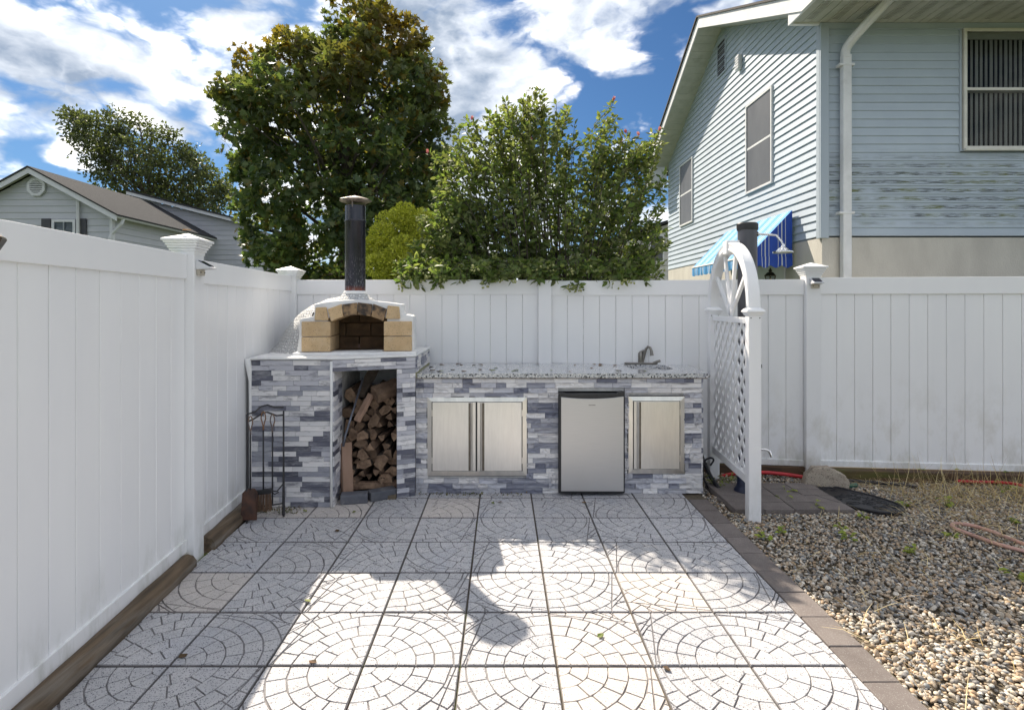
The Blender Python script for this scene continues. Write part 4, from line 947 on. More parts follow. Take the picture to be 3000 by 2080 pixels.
# ------------------------------------------------------------------ garden arch
ga = empty('garden_arch', (1.83, 4.43, 0), label='white vinyl arched trellis with lattice and spokes beside the counter', cat='trellis')
def build_arch():
    A = Vector((1.797, 3.955, 0)); B = Vector((1.885, 4.93, 0)); d = (B-A); L_ = d.length; d.normalize(); rz = math.atan2(d.y, d.x); n = Vector((-d.y, d.x, 0))
    Fm = Matrix.Translation(A) @ Matrix.Rotation(rz, 4, 'Z')       # local x along arch, y normal, z up
    def fin(mb, name, mt=VINYL, par=ga, **k):
        mb.v = [tuple(Fm @ Vector(v)) for v in mb.v]; return mb.obj(name, mt, par, **k)
    w = .086; cz = 1.458
    for u in (0, L_):
        p_ = fin(MB().box(u-w/2, u+w/2, -w/2, w/2, -.06, cz), 'arch_post', bev=.008, seg=2)
        c = MB().lathe([(r_*math.sqrt(2), zz) for r_, zz in ((w/2+.003, cz-.012), (w/2+.010, cz), (w/2+.010, cz+.006), (w/2+.020, cz+.014), (w/2+.020, cz+.022), (w/2+.012, cz+.032), (w/2-.006, cz+.045))], 4, (u, 0, 0), rot=math.pi/4); fin(c, 'post_cap', par=ga)
        for s in (-.03, .03):
            q = MB().lathe([(.004, 0), (.004, .003)], 8, M=Matrix.Translation((u-w/2-.001, s*1, 1.43)) @ Matrix.Rotation(R(-90), 4, 'Y')); fin(q, 'screw_hole', BLKPL)
    # arch ring: moulded section swept over a half circle
    c0 = L_/2; ro = .49+.036; ri = .49-.036; z0 = cz+.038
    sec = [(ri, -.036), (ri, .036), (ri+.015, .042), (ri+.03, .037), (ro-.022, .037), (ro-.008, .042), (ro, .034), (ro, -.034), (ro-.008, -.042), (ro-.022, -.037), (ri+.03, -.037), (ri+.015, -.042)]
    for h0, h1 in ((0, .485), (.515, 1)):
        m = MB(); ns = 20; vs = []
        for i in range(ns+1):
            t = math.pi*(h0+(h1-h0)*i/ns)
            for (r_, y) in sec: vs.append((c0-r_*math.cos(t), y, z0+r_*math.sin(t)))
        k = len(sec); fs = [(i*k+j, i*k+(j+1) % k, (i+1)*k+(j+1) % k, (i+1)*k+j) for i in range(ns) for j in range(k)]+[tuple(range(k)), tuple(ns*k+j for j in range(k))]
        m.add(vs, fs); fin(m, 'arch_half', smooth='auto')
    fin(MB().prism([Vector((c0-.045, 0, z0+ri-.02)), Vector((c0+.045, 0, z0+ri-.02)), Vector((c0+.055, 0, z0+ro+.015)), Vector((c0-.055, 0, z0+ro+.015))], (0, -.050, 0), (0, .050, 0)), 'keystone', bev=.004)
    # rails
    fin(MB().box(w/2, L_-w/2, -.020, .020, 1.385, 1.43), 'top_rail', bev=.005, seg=2)
    fin(MB().box(w/2, L_-w/2, -.022, .022, .215, .275), 'bottom_rail', bev=.005, seg=2)
    # spokes
    for a in (40, 72, 104, 138):
        t = R(a); p0 = Vector((c0+.02*math.cos(t)*-1, 0, 1.43)); l = 10
        # meet the ring
        for _ in range(400):
            l = _*.002; q = p0+Vector((math.cos(t), 0, math.sin(t)))*l
            if math.hypot(q.x-c0, q.z-z0) > ri+.01 and q.z > z0-.02: break
        m = MB(); M_ = Matrix.Translation(p0) @ Matrix.Rotation(-t+math.pi/2, 4, 'Y'); m.box(-.018, .018, -.012, .012, 0, l, M=M_); fin(m, 'spoke', bev=.004)
    # lattice slats
    x0, x1, zb, zt = w/2-.004, L_-w/2+.004, .262, 1.398; W = .036; sp = .112
    for s, yo in ((1, -.0045), (-1, .0045)):
        kx = -20
        for k in range(-14, 26):
            # line: x*s*1.0 + z = c  (about 50 degree slope)
            c = zb+k*sp*1.32; pts = [(x0-1, 0), (x1+1, 0)]
            sl_ = 1.15*s
            def zl(x): return c+sl_*(x-(x0 if s > 0 else x1))
            hw = W/2*math.hypot(1, sl_)
            poly = [(x0, zl(x0)-hw), (x1, zl(x1)-hw), (x1, zl(x1)+hw), (x0, zl(x0)+hw)]
            poly = clip(clip(poly, 0, 1, zt), 0, -1, -zb)
            if len(poly) < 3 or abs(area(poly)) < 3e-4: continue
            fin(MB().prism([Vector((x, 0, z)) for x, z in poly], (0, yo-.004, 0), (0, yo+.004, 0)), 'lattice_slat')
under(ga, build_arch)

# ------------------------------------------------------------------ solar shower
sh = empty('outdoor_shower', (1.985, 4.47, 0), label='dark grey column outdoor shower with chrome head behind the arch', cat='shower')
def build_shower():
    x, y = 1.985, 4.47
    def oval(r_, z, ex=1.0): return [(x+r_*math.cos(t), y+r_*.85*math.sin(t), z) for t in [2*math.pi*k/20 for k in range(20)]]
    def loft(rs, name, mt):
        m = MB(); vs = [p_ for r_, z in rs for p_ in oval(r_, z)]; n = 20
        m.add(vs, [(i*n+k, i*n+(k+1) % n, (i+1)*n+(k+1) % n, (i+1)*n+k) for i in range(len(rs)-1) for k in range(n)]+[tuple(range(n))[::-1], tuple((len(rs)-1)*n+k for k in range(n))]); return m.obj(name, mt, sh, smooth='auto')
    loft([(.076, .30), (.076, 2.13)], 'column', SHOW); loft([(.082, 2.128), (.084, 2.14), (.084, 2.178), (.076, 2.186)], 'column_cap', BLKPL)
    loft([(.105, .014), (.105, .03), (.088, .055), (.082, .07), (.082, .30), (.078, .305)], 'column_base', NAVY)
    m = MB(); ax = x+.07; m.tube([(ax, y-.02, 2.095), (ax+.08, y-.06, 2.085), (ax+.12, y-.09, 2.075), (ax+.15, y-.115, 2.02), (ax+.155, y-.12, 2.0)], .009, 12); m.lathe([(.02, 0), (.02, .008)], 16, M=Matrix.Translation((ax, y-.02, 2.095)) @ Matrix.Rotation(R(90), 4, 'Y')); m.obj('shower_arm', CHROME, sh, smooth='auto')
    hx, hy, hz = ax+.157, y-.122, 1.975
    m = MB(); m.lathe([(.010, .03), (.014, .024), (.014, .008), (.02, .004), (.036, -.008), (.048, -.022), (.052, -.026), (.074, -.030), (.076, -.036), (.074, -.042), (.02, -.043)], 28, (hx, hy, hz)); m.obj('shower_head', CHROME, sh, smooth='auto')
    m = MB(); m.tube([(x+.07, y-.02, .36), (x+.13, y-.05, .365), (x+.15, y-.06, .355), (x+.165, y-.065, .31)], [.010, .010, .011, .010], 10); m.obj('tap', CHROME, sh, smooth='auto')
    MB().box(x-.085, x+.085, y-.075, y-.06, 1.02, 1.05).obj('column_band', BLKPL, sh, bev=.003)
under(sh, build_shower)

# paver pad
pad = empty('paver_pad', (2.2, 4.35, 0), label='brown concrete paver pad under the outdoor shower', cat='paver pad')
def build_pad():
    pmm = MB().box(0, .218, 0, .149, -.045, 0).mesh('paver', EDGEP, bev=.005, seg=2)
    for i in range(-1, 3):
        for j in range(4):
            o = link('paver', pmm, pad); o.location = (1.94+.222*i, 4.07+.1525*j, .018+rt.uniform(-.004, .002)); o.rotation_euler = (rt.uniform(-.01, .01), rt.uniform(-.01, .01), rt.uniform(-.008, .008))
    o = link('paver', pmm, pad); o.location = (1.74, 4.24, -.004); o.rotation_euler = (0, 0, .3)
under(pad, build_pad)

# rock
m = MB(); pts = [(-.19, -.02), (-.16, .10), (-.10, .165), (.02, .175), (.13, .12), (.175, .06), (.165, -.02)]
m.prism([Vector((x, 0, z)) for x, z in pts], (0, -.055, 0), (.012, .07, -.01)); me = m.mesh('rock', ROCK, bev=.014, seg=2)
bm = bmesh.new(); bm.from_mesh(me); bmesh.ops.subdivide_edges(bm, edges=[e for e in bm.edges if e.calc_length() > .04], cuts=3, use_grid_fill=True)
for v in bm.verts: v.co += Vector((random.uniform(-.004, .004), random.uniform(-.005, .005), random.uniform(-.004, .004)))
bm.to_mesh(me); bm.free(); me.polygons.foreach_set('use_smooth', [True]*len(me.polygons))
o = link('rock', me, label='speckled tan stone block standing at the foot of the right fence post', cat='rock'); o.location = (2.725, 4.66, -.01); o.rotation_euler = (0, 0, R(-12))

# rubber mat
mt_ = empty('rubber_mat', (2.78, 4.32, 0), label='black oval rubber mat lying on the gravel beside the paver pad', cat='mat')
def build_mat():
    c = Vector((2.735, 4.335, 0)); a = R(-55); L_ = .35; W_ = .20
    def E(s, t): q = Vector((math.copysign(abs(math.cos(t))**.8, math.cos(t))*L_*s, math.copysign(abs(math.sin(t))**.8, math.sin(t))*W_*s, 0)); q.rotate(Matrix.Rotation(a, 3, 'Z')); return c+q
    n = 48; m = MB(); m.prism([E(1, 2*math.pi*k/n) for k in range(n)], (0, 0, -.012), (0, 0, .006)); m.obj('mat_base', RUBBER, mt_)
    m = MB(); m.tube([E(.985, 2*math.pi*k/n)+Vector((0, 0, .007)) for k in range(n+1)], .009, 6, cap=False); m.obj('mat_rim', RUBBER, mt_, smooth=True)
    m = MB(); rm = random.Random(9)
    for k in range(60):
        s = math.sqrt(rm.random())*.88; t = rm.uniform(0, 6.28); p0 = E(s, t); ph = rm.uniform(0, 6.28); w_ = rm.uniform(.02, .035)
        m.tube([p0+Vector((w_*math.cos(ph+u), w_*.6*math.sin(ph+u), .007)) for u in np.linspace(0, 4.2, 8)], .0035, 4, cap=False)
    m.obj('raised_swirls', RUBBER, mt_, smooth=True, kind='stuff')
under(mt_, build_mat)

# hoses
def curve_pts(cps, n=12):
    cps = [Vector(c) for c in cps]; out = []
    for i in range(len(cps)-1):
        p0, p1, p2, p3 = cps[max(i-1, 0)], cps[i], cps[i+1], cps[min(i+2, len(cps)-1)]
        for k in range(n):
            t = k/n; out.append(.5*((2*p1)+(-p0+p2)*t+(2*p0-5*p1+4*p2-p3)*t*t+(-p0+3*p1-3*p2+p3)*t**3))
    return out+[cps[-1]]
def hose(cps, r, mt, name, label, cat='hose'): return MB().tube(curve_pts(cps), r, 10).obj(name, mt, smooth=True, label=label, cat=cat)
hose([P(1606, 1074, 4.98), P(1660, 1063, 4.95), P(1720, 1062, 4.93), P(1765, 1066, 4.90), P(1815, 1074, 4.84), P(1840, 1082, 4.8)], .016, REDH, 'garden_hose', 'bright red garden hose along the fence base behind the arch')
hose([P(2150, 1081, 4.72), P(2200, 1083, 4.70), P(2250, 1084, 4.66), P(2300, 1092, 4.5), P(2330, 1110, 4.3), P(2400, 1140, 4.1)], .012, REDH, 'garden_hose', 'bright red garden hose in the straw at the far right fence base')
hose([G(2330, 1246), G(2300, 1238), G(2240, 1222), G(2190, 1204), G(2148, 1188), G(2141, 1178), G(2160, 1177), G(2200, 1185), G(2250, 1202), G(2310, 1226), G(2360, 1240)], .013, PEACH, 'garden_hose', 'faded pink hose doubled into a loop on the sunny gravel')
hose([P(1890, 1078, 4.78), P(1960, 1084, 4.72), P(2030, 1090, 4.66), P(2065, 1096, 4.58)], .012, IRON, 'irrigation_pipe', 'black irrigation pipe along the mossy timber', 'pipe')
m = MB(); m.tube([P(1885, 1095, 4.62), P(1925, 1090, 4.66)], .018, 12); m.tube([P(1882, 1095.3, 4.617), P(1888, 1094.6, 4.623)], .014, 12); m.obj('hose_coupling', GREENP, smooth='auto', label='green plastic hose coupling lying beside the rock', cat='hose coupling')
hose([P(1572, 1010, 4.9), P(1583, 1040, 4.80), P(1600, 1075, 4.66), P(1616, 1098, 4.55)], .018, RUBBER, 'drain_pipe', 'black drain pipe leaning from behind the right end of the counter', 'pipe')
hose([P(1597, 1046, 4.72), P(1604, 1034, 4.74), P(1597, 1029, 4.78), P(1584, 1037, 4.78), P(1580, 1065, 4.70), P(1590, 1092, 4.62), P(1605, 1106, 4.55)], .008, RUBBER, 'black_cable', 'thin black cable looped round the drain pipe', 'cable')

# ------------------------------------------------------------------ siding builder
def siding(parent, org, du, nrm, spans, z0, z1, ex, mt, name='siding_board', proud=.015, holes=None):
    """spans(z) -> (u0,u1) or None"""
    org = Vector(org); du = Vector(du); nrm = Vector(nrm); n = max(1, int(math.ceil((z1-z0)/ex-1e-3)))
    for r_ in range(n):
        za, zb = z0+r_*ex, min(z0+(r_+1)*ex, z1); sa, sb = spans(za+.0001), spans(zb-.0001)
        if sa is None: continue
        if sb is None: m_ = (sa[0]+sa[1])/2; sb = (m_-.01, m_+.01)
        hole = holes(za, zb) if holes else None
        if hole:
            for (p_, q_) in ((sa[0], hole[0]), (hole[1], sa[1])):
                siding(parent, org, du, nrm, lambda z, p_=p_, q_=q_: (p_, q_), za, zb, zb-za, mt, name, proud)
            continue
        lap = .012*ex/.1
        vs = []
        for (s, z, p_) in ((sa, za-lap*0, proud), (sa, za+.004*ex/.1, proud+.0035), (sb, zb, .003)):
            for u in s: vs.append(org+du*u+nrm*p_+Vector((0, 0, z)))
        for (s, z) in ((sa, za), (sb, zb)):
            for u in s: vs.append(org+du*u+nrm*-.01+Vector((0, 0, z)))
        m = MB(); m.add(vs, [(0, 1, 3, 2), (2, 3, 5, 4), (6, 7, 1, 0), (4, 5, 9, 8), (0, 2, 4, 8, 6), (1, 7, 9, 5, 3), (6, 8, 9, 7)])
        m.obj(name, mt, parent)
def winframe(parent, org, du, nrm, u0, u1, z0, z1, fw, proud, fm, name='window', rail=True, pane=SCREEN, back=None, blinds=0, glass=False, slim=.0):
    """window: frame mesh with panes as children, in the plane org+u*du+z, standing out along nrm"""
    org = Vector(org); du = Vector(du); nrm = Vector(nrm)
    def bx(m, a, b, c, d, p0, p1):
        vs = [org+du*u+nrm*p_+Vector((0, 0, z)) for z in (c, d) for p_ in (p0, p1) for u in (a, b)]
        m.add(vs, [(0, 2, 3, 1), (4, 5, 7, 6), (0, 1, 5, 4), (2, 6, 7, 3), (0, 4, 6, 2), (1, 3, 7, 5)])
    m = MB(); bx(m, u0, u0+fw, z0, z1, -.05, proud); bx(m, u1-fw, u1, z0, z1, -.05, proud); bx(m, u0+fw, u1-fw, z0, z0+fw, -.05, proud); bx(m, u0+fw, u1-fw, z1-fw, z1, -.05, proud)
    zm = (z0+z1)/2
    if rail: bx(m, u0+fw, u1-fw, zm-.018, zm+.018, -.05, proud-.012)
    w = m.obj(name, fm, parent, bev=.003)
    segs = ((z0+fw, zm-.018), (zm+.018, z1-fw)) if rail else ((z0+fw, z1-fw),)
    for a, b in (segs if (pane or glass) else ()):
        q = MB(); bx(q, u0+fw, u1-fw, a, b, proud-.018, proud-.013); q.obj('pane', GLASS if glass else pane, w)
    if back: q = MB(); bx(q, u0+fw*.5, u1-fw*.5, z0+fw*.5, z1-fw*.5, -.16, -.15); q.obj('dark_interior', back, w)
    if blinds:
        n = blinds; W = (u1-u0-2*fw)/n
        for k in range(n):
            a = u0+fw+k*W; q = MB(); ww = W*(.48 if k % 3 else .6)
            vs = []
            for z in (z0+fw+.02, z1-fw-.03):
                for (u, p_) in ((a, -.03), (a+ww*.5, -.012), (a+ww, -.03), (a+ww, -.036), (a+ww*.5, -.018), (a, -.036)): vs.append(org+du*u+nrm*(p_-.02)+Vector((0, 0, z)))
            q.add(vs, [(0, 1, 2, 3, 4, 5), (11, 10, 9, 8, 7, 6)]+[(i, (i+1) % 6, 6+(i+1) % 6, 6+i) for i in range(6)]); q.obj('curtain_fold', BLIND, w, smooth=False)
        q = MB(); bx(q, u0+fw, u1-fw, z1-fw-.07, z1-fw, -.03, -.01); q.obj('blind_headrail', BLIND, w)
    return w

# ------------------------------------------------------------------ blue house
bh = empty('blue_house', (3.87, 6.7, 0), label='large pale blue sided house behind the right fence', cat='house')
HXC, HY0, HY1 = 3.87, 6.70, 13.0; RY = 9.82; ZE = 4.96; ZR = 6.46; ZB = 2.37; ZN = 5.07; ZF = 4.80
def W_(y): return ZN+(ZR-ZN)*(y-HY0)/(RY-HY0) if y < RY else ZR+(ZF-ZR)*(y-RY)/(HY1-RY)
def build_house():
    # walls (cores)
    m = MB(); m.box(HXC+.03, 9.5, HY0+.03, HY1-.02, -.1, ZB-.02); fw_ = m.obj('foundation_wall', STUCCO, bh)
    m = MB(); g = [Vector((HXC+.05, HY0+.30, ZB-.019)), Vector((HXC+.05, HY1-.03, ZB-.019)), Vector((HXC+.05, HY1-.03, ZF-.02)), Vector((HXC+.05, RY, ZR-.02)), Vector((HXC+.05, HY0+.30, W_(HY0+.3)-.02))]
    m.prism(g, (0, 0, 0), (5.6, 0, 0)); wall = m.obj('upper_wall', BLUET, bh)
    sl_ = (ZR-ZE)/(RY-HY0)
    def sg(z):
        u0 = .055 if z < ZN+.03 else (z-ZN)/(ZR-ZN)*(RY-HY0); u1 = HY1-HY0 if z < ZF else HY1-HY0-(z-ZF)/(ZR-ZF)*(HY1-RY)
        return (u0, u1) if u1-u0 > .05 else None
    siding(wall, (HXC+.045, HY0, 0), (0, 1, 0), (-1, 0, 0), sg, ZB, ZR-.012, .1019, BLUES, proud=.016)
    siding(wall, (HXC, HY0+.045, 0), (1, 0, 0), (0, -1, 0), lambda z: (.09, 4.6), ZB, ZE-.06, .1019, BLUES, proud=.013, holes=lambda a, b: ((2161-HX)*HY0/F-HXC+.012, (2161-HX)*HY0/F-HXC+1.15) if b > 3.41 and a < 4.91 else None)
    MB().box(HXC+.02, 8.5, HY0+.010, HY0+.04, ZE-.07, ZE).obj('frieze_board', BLUET, wall)
    m = MB(); m.box(HXC-.004, HXC+.10, HY0-.002, HY0+.028, ZB-.03, ZE-.001); m.box(HXC-.005, HXC+.022, HY0+.028, HY0+.10, ZB-.03, ZE-.001); m.obj('corner_board', BLUET, wall, bev=.004)
    # eave soffit, near side: separate panels with grooves and vent strips
    ye = HY0-.62; xo = 3.50
    for k in range(0, 16):
        x0 = xo+.04+k*.305; m = MB()
        for j, (a, b, dz, mi) in enumerate(((0, .095, 0, 0), (.102, .197, 0, 0), (.204, .298, .001, 0))):
            m.mi = 0; m.box(x0+a, x0+b, ye, HY0+.012, ZE+.002+dz, ZE+.012)
        m.mi = 0; m.box(x0-.003, x0+.302, ye, HY0+.012, ZE+.0125, ZE+.018)
        m.mi = 1
        for q in range(int((HY0-.05-ye-.03)/.028)): 
            yq = ye+.03+q*.028; m.box(x0+.118, x0+.182, yq, yq+.011, ZE+.0008, ZE+.004)
        m.obj('soffit_panel', [SOFFIT, SOFDARK], bh)
    m = MB(); m.box(xo, 8.6, ye-.02, ye+.0, ZE-.02, ZE+.035); m.obj('fascia', WTRIM, bh)
    m = MB(); m.prism([Vector((0, 0, 0)), Vector((0, -.10, .03)), Vector((0, -.13, .12)), Vector((0, -.12, .12)), Vector((0, -.09, .035)), Vector((0, -.003, .012)), Vector((0, -.003, .12)), Vector((0, 0, .12))], (xo+.02, ye-.021, ZE-.09), (8.6, ye-.021, ZE-.09)); m.obj('gutter', WTRIM, bh)
    # boxed end of the eave
    m = MB(); zs = lambda y: W_(y)+.385
    m.prism([Vector((0, ye, ZE-.015)), Vector((0, HY0+.06, ZE-.015)), Vector((0, HY0+.06, zs(HY0+.06)-.2)), Vector((0, ye, zs(ye)-.2))], (xo, 0, 0), (xo+.022, 0, 0)); m.obj('eave_return', WTRIM, bh)
    m = MB(); m.prism([Vector((0, HY0-.05, ZE+.02)), Vector((0, HY0+.10, ZE+.02)), Vector((0, HY0+.10, W_(HY0+.1)-.01)), Vector((0, HY0-.05, W_(HY0-.05)-.01))], (xo+.023, 0, 0), (HXC-.01, 0, 0)); m.obj('eave_return', WTRIM, bh)
    m = MB(); m.box(xo+.0225, HXC-.006, HY0+.0125, HY0+.061, ZE-.015, ZE+.019); m.obj('eave_return', WTRIM, bh)
    # far eave return
    yf = HY1+.55
    m = MB(); m.prism([Vector((0, HY1+.003, W_(yf)-.10)), Vector((0, yf, W_(yf)-.10)), Vector((0, yf, W_(yf)+.1)), Vector((0, HY1+.003, ZF-.005))], (xo, 0, 0), (HXC, 0, 0)); m.obj('eave_return', WTRIM, bh)
    # rake boards, soffits, roof
    for (ya, za, yb, zb) in ((ye, W_(ye)+.19, RY, ZR+.19), (RY, ZR+.19, yf, W_(yf)+.19)):
        L_ = Vector((0, yb-ya, zb-za))
        n_ = Vector((0, -L_.z, L_.y)).normalized()
        if n_.z < 0: n_ = -n_
        A = Vector((0, ya, za)); B = Vector((0, yb, zb))
        dn_ = n_*-.185
        m = MB(); ys_ = HY0-(ZN-ZE+.015)/((ZR-ZN)/(RY-HY0)); tail = [Vector((0, ys_, ZE-.015)), Vector((0, ye, ZE-.015))] if ya < RY else [A+Vector((0, 0, -.19))]
        m.prism([A, B, B+Vector((0, 0, -.19))]+tail if ya < RY else [A, B, B+Vector((0, 0, -.19)), A+Vector((0, 0, -.19))], (xo-.02, 0, 0), (xo+.0, 0, 0)); m.obj('rake_board', WTRIM, bh)
        # rake soffit boards
        ns = int(L_.length/.16)
        for k in range(ns):
            t0, t1 = k/ns, (k+1)/ns-.004/L_.length*1.5; a = A.lerp(B, t0)+Vector((0, 0, -.186)); b = A.lerp(B, t1)+Vector((0, 0, -.186))
            if a.y < HY0-.10: continue
            MB().prism([a, b, b+Vector((0, 0, .012)), a+Vector((0, 0, .012))], (xo+.001, 0, 0), (HXC+.048, 0, 0)).obj('rake_soffit', SOFFIT, bh)
        m = MB(); m.prism([A+n_*.001, B+n_*.001, B+n_*.03, A+n_*.03], (xo-.05, 0, 0), (9.6, 0, 0)); m.obj('roof', SHINGD, bh)
    # gable windows
    og = (HXC+.045, HY0, 0)
    def gw(ya, yb, z0, z1): winframe(bh, og, (0, 1, 0), (-1, 0, 0), ya-HY0, yb-HY0, z0, z1, .035, .040, WTRIM, pane=SCREEN)
    gw(7.95, 8.81, 3.29, 4.70); gw(11.28, 12.10, 3.24, 4.58)
    # gable vent
    w = winframe(bh, og, (0, 1, 0), (-1, 0, 0), 9.62-HY0, 10.02-HY0, 5.62, 6.24, .03, .03, BLUET, name='gable_vent', rail=False, pane=ROOMD)
    for k in range(14):
        z = 5.665+k*.039; MB().prism([Vector((0, 0, z)), Vector((-.018, 0, z-.016)), Vector((-.018, 0, z-.010)), Vector((0, 0, z+.006))], (HXC+.038, 9.655, 0), (HXC+.038, 9.985, 0)).obj('louver', BLUET, w)
    # wall fixture
    m = MB(); m.box(HXC-.03, HXC+.03, 8.98, 9.10, 5.38, 5.62); m.obj('vent_hood', WTRIM, bh, bev=.01, seg=2)
    m = MB()
    for k in range(5): m.box(HXC-.036, HXC-.029, 8.97, 9.11, 5.40+k*.045, 5.42+k*.045)
    m.obj('vent_hood', GREYT, bh)
    # front window
    of = (HXC, HY0+.045, 0)
    def X_(px): return (px-HX)*HY0/F-HXC
    winframe(bh, of, (1, 0, 0), (0, -1, 0), X_(2161)-.0, X_(2161)+1.16, 3.400, 4.925, .022, .030, BLUET, rail=False, pane=None, name='window_casing')
    winframe(bh, of, (1, 0, 0), (0, -1, 0), X_(2167), X_(2167)+1.10, 3.42, 4.89, .038, .052, WHITEF, rail=True, back=ROOMD, blinds=17, glass=True)
    MB().box(HXC+X_(2167)+.0, HXC+X_(2167)+1.1, HY0-.035, HY0+.0, 3.40, 3.425).obj('window_sill', WHITEF, bh)
    # downspout
    xd = (1896-HX)*HY0/F
    ds = empty_part('downspout', bh)
    MB().box(xd-.052, xd+.052, HY0-.085, HY0-.008, -.05, 4.54).obj('pipe', WTRIM, ds, bev=.012, seg=2)
    MB().tube(curve_pts([(xd, HY0-.045, 4.50), (xd, HY0-.05, 4.60), (xd+.04, HY0-.12, 4.70), (xd+.17, HY0-.38, 4.90), (xd+.21, HY0-.52, 4.97), (xd+.22, HY0-.66, 5.02)], 5), .052, 8).obj('elbow', WTRIM, ds, smooth='auto')
    for z in (2.62, 4.40): MB().box(xd-.10, xd+.085, HY0-.090, HY0-.004, z, z+.03).obj('strap', WTRIM, ds, bev=.003)
    # door below the awning and door light
    MB().box(HXC+.018, HXC+.029, 7.6, 9.1, 0, 2.10).obj('door', GREYT, bh)
    # corner joint seams / siding butt laps
def empty_part(name, parent):
    # a part made of several pieces: its own small mounting plate carries them
    xd = (1896-HX)*HY0/F; o = MB().box(xd-.03, xd+.03, HY0-.009, HY0+.03, 3.0, 3.04).obj(name, WTRIM, parent); return o
under(bh, build_house)

# awning
aw = empty('door_awning', (3.87, 8.4, 2.4), label='blue and white striped canvas awning on the blue house', cat='awning')
def build_awn():
    ya, yb = 7.34, 9.5; xw, xo = 3.855, 3.27; zt, zb = 2.79, 2.17
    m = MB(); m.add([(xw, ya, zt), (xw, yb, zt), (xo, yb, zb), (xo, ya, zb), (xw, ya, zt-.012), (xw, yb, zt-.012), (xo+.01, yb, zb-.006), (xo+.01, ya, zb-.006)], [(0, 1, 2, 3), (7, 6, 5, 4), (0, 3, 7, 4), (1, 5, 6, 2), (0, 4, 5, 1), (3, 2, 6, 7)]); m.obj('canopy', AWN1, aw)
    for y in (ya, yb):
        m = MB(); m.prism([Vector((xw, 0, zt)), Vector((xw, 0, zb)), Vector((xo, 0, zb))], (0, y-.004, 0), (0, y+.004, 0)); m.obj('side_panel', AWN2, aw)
    def val(name, mt, p0, p1, n):
        p0 = Vector(p0); p1 = Vector(p1); d = (p1-p0); L_ = d.length; nr = Vector((d.y, -d.x, 0)).normalized(); vs = []; N = n*8
        for i in range(N+1):
            t = i/N; w = math.sin(t*n*math.pi)*.0; b = p0+d*t; wav = nr*.012*math.sin(t*n*2*math.pi)
            drop = .115+.035*abs(math.sin(t*n*math.pi)); vs += [b, b+wav*.4-Vector((0, 0, drop*.5)), b+wav-Vector((0, 0, drop))]
        k = len(vs); vs2 = [v+nr*.005 for v in vs]
        fs = [];
        for i in range(N):
            for j in range(2): a = i*3+j; fs.append((a, a+3, a+4, a+1)); fs.append((k+a+1, k+a+4, k+a+3, k+a))
        m = MB(); m.add(vs+vs2, fs); m.obj(name, mt, aw, smooth=True)
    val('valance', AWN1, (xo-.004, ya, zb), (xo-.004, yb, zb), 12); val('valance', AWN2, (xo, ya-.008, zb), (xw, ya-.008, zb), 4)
    MB().tube([(xo, ya, zb), (xo, yb, zb)], .012, 8).obj('front_bar', WTRIM, aw)
under(aw, build_awn)
# carriage lamp
lm = empty('wall_lantern', (3.74, 7.75, 1.9), label='black carriage lantern on the blue house below the awning', cat='lantern')
def build_lamp():
    c = (3.70, 7.62); z = 1.93
    MB().lathe([(.012, z-.19), (.03, z-.185), (.04, z-.17), (.072, z+.0), (.066, z-.0)], 6, (c[0], c[1], 0)).obj('glass_panes', GLASS, lm)
    m = MB()
    for k in range(6):
        t = k*math.pi/3; m.tube([(c[0]+.04*math.cos(t), c[1]+.04*math.sin(t), z-.17), (c[0]+.074*math.cos(t), c[1]+.074*math.sin(t), z)], .005, 4)
    m.lathe([(.042, z-.18), (.03, z-.195), (.01, z-.20)], 6, (c[0], c[1], 0)); m.obj('lantern_frame', BRASS, lm)
    MB().lathe([(.080, z-.002), (.084, z+.004), (.045, z+.045), (.02, z+.055), (.02, z+.068), (.032, z+.075), (.014, z+.09), (.008, z+.11), (.001, z+.115)], 6, (c[0], c[1], 0)).obj('lantern_roof', BRASS, lm)
    MB().lathe([(.02, z-.17), (.022, z-.05), (.012, z-.03)], 12, (c[0], c[1], 0)).obj('candle', CANDLE, lm, smooth=True)
    MB().tube(curve_pts([(c[0], c[1], z-.19), (c[0]+.06, c[1]+.02, z-.22), (c[0]+.16, c[1], z-.15)]), .010, 8).obj('wall_bracket', BRASS, lm, smooth=True)
under(lm, build_lamp)

